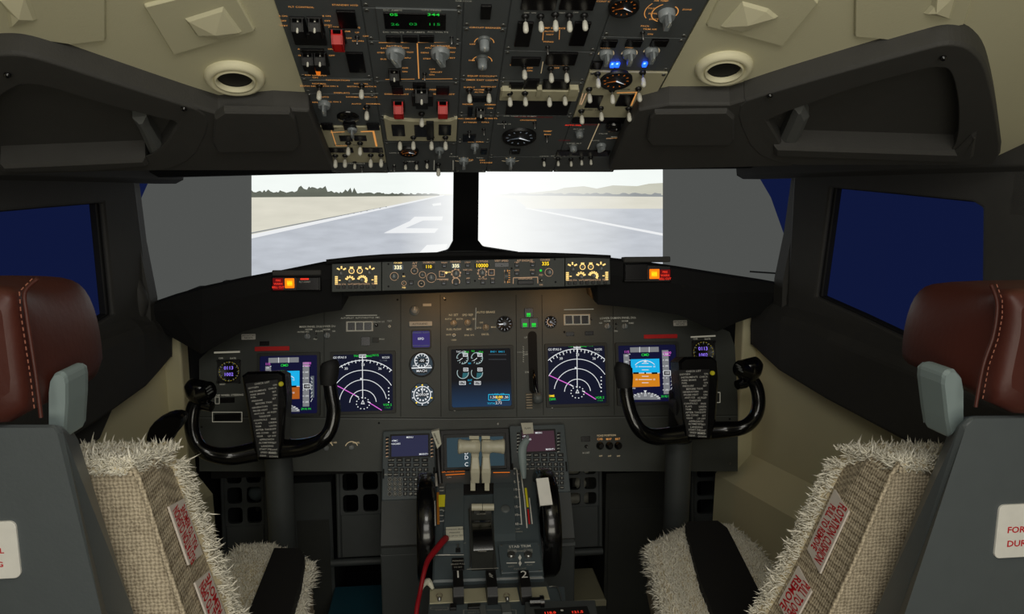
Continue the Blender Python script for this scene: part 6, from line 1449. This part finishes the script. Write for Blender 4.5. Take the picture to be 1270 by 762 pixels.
    fur_strands(m, [q for q in pts if rnd.random() < .06], .020, .0018, seed=14, gravity=-.1); w(m.build('sheepskin_cover'))
    # flotation labels on the cushion side
    SX = [(A[2], B[2]), (A[3], B[3]), (A[4], B[4])]
    def side_pt(t, u):  # t down the edge, u rear->front
        a = SX[0][0].lerp(SX[1][0], t) if t <= 1 else SX[1][0].lerp(SX[2][0], t-1); b = SX[0][1].lerp(SX[1][1], t) if t <= 1 else SX[1][1].lerp(SX[2][1], t-1)
        p = a.lerp(b, u); return p+V((-sg*.0045, 0, 0))
    for t0, t1, lines in ((.24, .80, ('FLOTATION CUSHION', 'PULL TO REMOVE')), (.90, 1.25, ('PULL TO OPEN', 'REMOVE'))):
        u0, u1 = .40, .86
        a = side_pt(t0, u0); b = side_pt(t0, u1); c_ = side_pt(t1, u1); d_ = side_pt(t1, u0)
        v_ = (a-d_).normalized(); u_ = (b-a); u_ = (u_-v_*u_.dot(v_)).normalized()
        # text runs along the edge, letters' tops toward the front
        X = v_ if sg < 0 else -v_; Yv = -u_
        n_ = X.cross(Yv)
        if n_.x*(-sg) < 0: X = -X; n_ = -n_
        Mx = Matrix(((X.x, Yv.x, n_.x, 0), (X.y, Yv.y, n_.y, 0), (X.z, Yv.z, n_.z, 0), (0, 0, 0, 1)))
        ctr = (a+b+c_+d_)/4; Mx.translation = ctr+n_*.001
        Lh = (a-d_).length/2; Wh = (b-a).length/2; s_ = .012
        m = MB(); m.prism([(-Lh, -Wh), (Lh-s_, -Wh), (Lh, Wh), (-Lh+s_, Wh)], -.0015, .0012, 'label'); lo_ = m.build('sewn_label'); lo_.matrix_world = Mx; wparent(lo_, bc)
        m = MB(); m.text(lines[0], (0, Wh*.40), Wh*1.15, 'labelred', .002, 0, (Lh*1.7)/(len(lines[0])*.62*Wh*1.15)); m.text(lines[1], (0, -Wh*.45), Wh*.95, 'labelred', .002, 0, (Lh*1.4)/(len(lines[1])*.62*Wh*.95))
        lt = m.build('label_text'); lt.matrix_world = Mx; wparent(lt, bc)
    # seat cushion ------------------------------------------------
    zt = .60
    if sg < 0: T = [(262, 706), (300, 678), (336, 676), (388, 700), (380, 725), (360, 860), (190, 860), (255, 740)]; stp = [(340, 680), (371, 680), (378, 690), (372, 722), (352, 790), (330, 860), (284, 860), (310, 755)]
    else: T = [(803, 678), (850, 655), (905, 652), (940, 680), (985, 760), (1030, 860), (850, 860), (815, 730)]; stp = [(850, 652), (853, 647), (890, 646), (902, 655), (935, 720), (990, 830), (925, 860), (868, 720)]
    A = [onZ(x, y, zt) for x, y in T]; c = sum(A, V((0, 0, 0)))/len(A)
    m = MB(); m.rings([ordr(q)[::-1] for q in ([p+V((0, 0, -.11)) for p in A], [c+(p-c)*1.0+V((0, 0, -.02)) for p in A])], 'tweed'); w(m.build('seat_cushion', bevel=.015))
    m = MB(); m.rings([ordr(q)[::-1] for q in ([p+V((0, 0, -.04)) for p in A], [c+(p-c)*1.02+V((0, 0, -.02)) for p in A], [c+(p-c)*.98+V((0, 0, -.002)) for p in A], [c+(p-c)*.86+V((0, 0, .012)) for p in A], [c+(p-c)*.4+V((0, 0, .016)) for p in A])], 'furbase', smooth=True)
    pts = []
    for i in range(len(A)):
        a, b = A[i], A[(i+1) % len(A)]; ar = ((a-c).cross(b-c)).length
        for _ in range(int(ar*90000)):
            u, v = rnd.random(), rnd.random()
            if u+v > 1: u, v = 1-u, 1-v
            p = c+(a-c)*u+(b-c)*v; k = max(0, u+v-.8)/.2; pts.append((p+V((0, 0, .012-.014*k)), (V((0, 0, 1))+(p-c).normalized()*.5*k).normalized()))
        o_ = ((a+b)/2-c).normalized()
        pts += [(p+V((0, 0, rnd.uniform(-.028, 0))), (o_+V((0, 0, .3))).normalized()) for p, _ in patch(a, b, b, a, int(3000*(a-b).length), rnd, o_)]
    fur_strands(m, pts, .012, .0012, seed=8); edge = [q for q in pts if q[1].z < .8 or rnd.random() < .05]; fur_strands(m, [q for q in edge if rnd.random() < .3], .022, .0018, seed=18); w(m.build('seat_sheepskin'))
    A = [onZ(x, y, zt+.036) for x, y in stp]; m = MB(); m.rings([ordr(q)[::-1] for q in ([p+V((0, 0, -.03)) for p in A], [p for p in A])], 'strap'); w(m.build('seat_strap', bevel=.008))
    # base --------------------------------------------------------
    m = MB(); cx = .63*sg
    for ly in (1.05, 1.38): m.box(cx-.15, cx-.11, ly, ly+.04, .0, .49, 'shell'); m.box(cx+.11, cx+.15, ly, ly+.04, 0, .49, 'shell')
    m.box(cx-.17, cx+.17, .92, 1.45, .44, .50, 'shell', .005); w(m.build('seat_base'))
    m = MB(); m.box(cx-.18, cx-.10, .7, 1.6, 0, .02, 'steel'); m.box(cx+.10, cx+.18, .7, 1.6, 0, .02, 'steel'); w(m.build('floor_rail'))
seat(-1); seat(1)
# black tiller beside the left seat
tl = empty('steering_tiller', Matrix.Translation(onY(205, 575, 1.45)), 'black paddle-shaped steering tiller between the left seat and left yoke', 'tiller')
m = MB(); pts = [(184, 562), (180, 545), (184, 530), (196, 519), (212, 513), (226, 514), (229, 522), (220, 536), (208, 548), (205, 572)]
A = [onY(x, y, 1.45) for x, y in pts]; c = sum(A, V((0, 0, 0)))/len(A)
m.rings([[p+V((0, .03, 0)) for p in A], [c+(p-c)*1.03+V((0, .015, 0)) for p in A], A, [c+(p-c)*.9+V((0, -.008, 0)) for p in A]], 'gloss'); wparent(m.build('handle', sub=1), tl)
m = MB(); a = onY(197, 560, 1.455); m.tube([a, a+V((-.02, .02, -.10)), a+V((-.10, .05, -.16)), V((-.80, 1.55, a.z-.17))], .010, 'gloss', sub=4); wparent(m.build('shaft'), tl)

# ================================================================== LIGHTS
def area(name, loc, target, sx, sy, power, col):
    l = bpy.data.lights.new(name, 'AREA'); l.shape = 'RECTANGLE'; l.size = sx; l.size_y = sy; l.energy = power; l.color = col
    o = bpy.data.objects.new(name, l); COL.objects.link(o); o.location = loc
    o.rotation_euler = (V(target)-V(loc)).to_track_quat('-Z', 'Y').to_euler(); return o
area('cabin_light', (.05, -.95, 1.80), (0, 1.5, .9), 1.5, .6, 9.5, (1, .96, .88))
area('dome_light', (0, .30, 1.82), (0, 1.35, .7), .5, .25, 2.6, (1, .97, .88))
area('ceiling_bounce_fill', (.05, -.9, .95), (0, 1.0, 1.7), 1.6, .5, 10, (1, .95, .80))  # unseen fill added low at the rear, stands in for bounce onto the ceiling
l = bpy.data.lights.new('panel_flood', 'AREA'); l.shape = 'RECTANGLE'; l.size = .10; l.size_y = .01; l.energy = .09; l.color = (1, .5, .15)
for nm, px in (('a', (548, 368)), ('b', (705, 366))):
    o = bpy.data.objects.new('panel_flood', l); COL.objects.link(o); p = onY(px[0], px[1], 1.95); o.location = p+V((0, 0, .01)); o.rotation_euler = (R(50), 0, 0)
wd = bpy.data.worlds.new('world'); scn.world = wd; wd.use_nodes = True
wd.node_tree.nodes['Background'].inputs[0].default_value = (.5, .55, .6, 1); wd.node_tree.nodes['Background'].inputs[1].default_value = .004
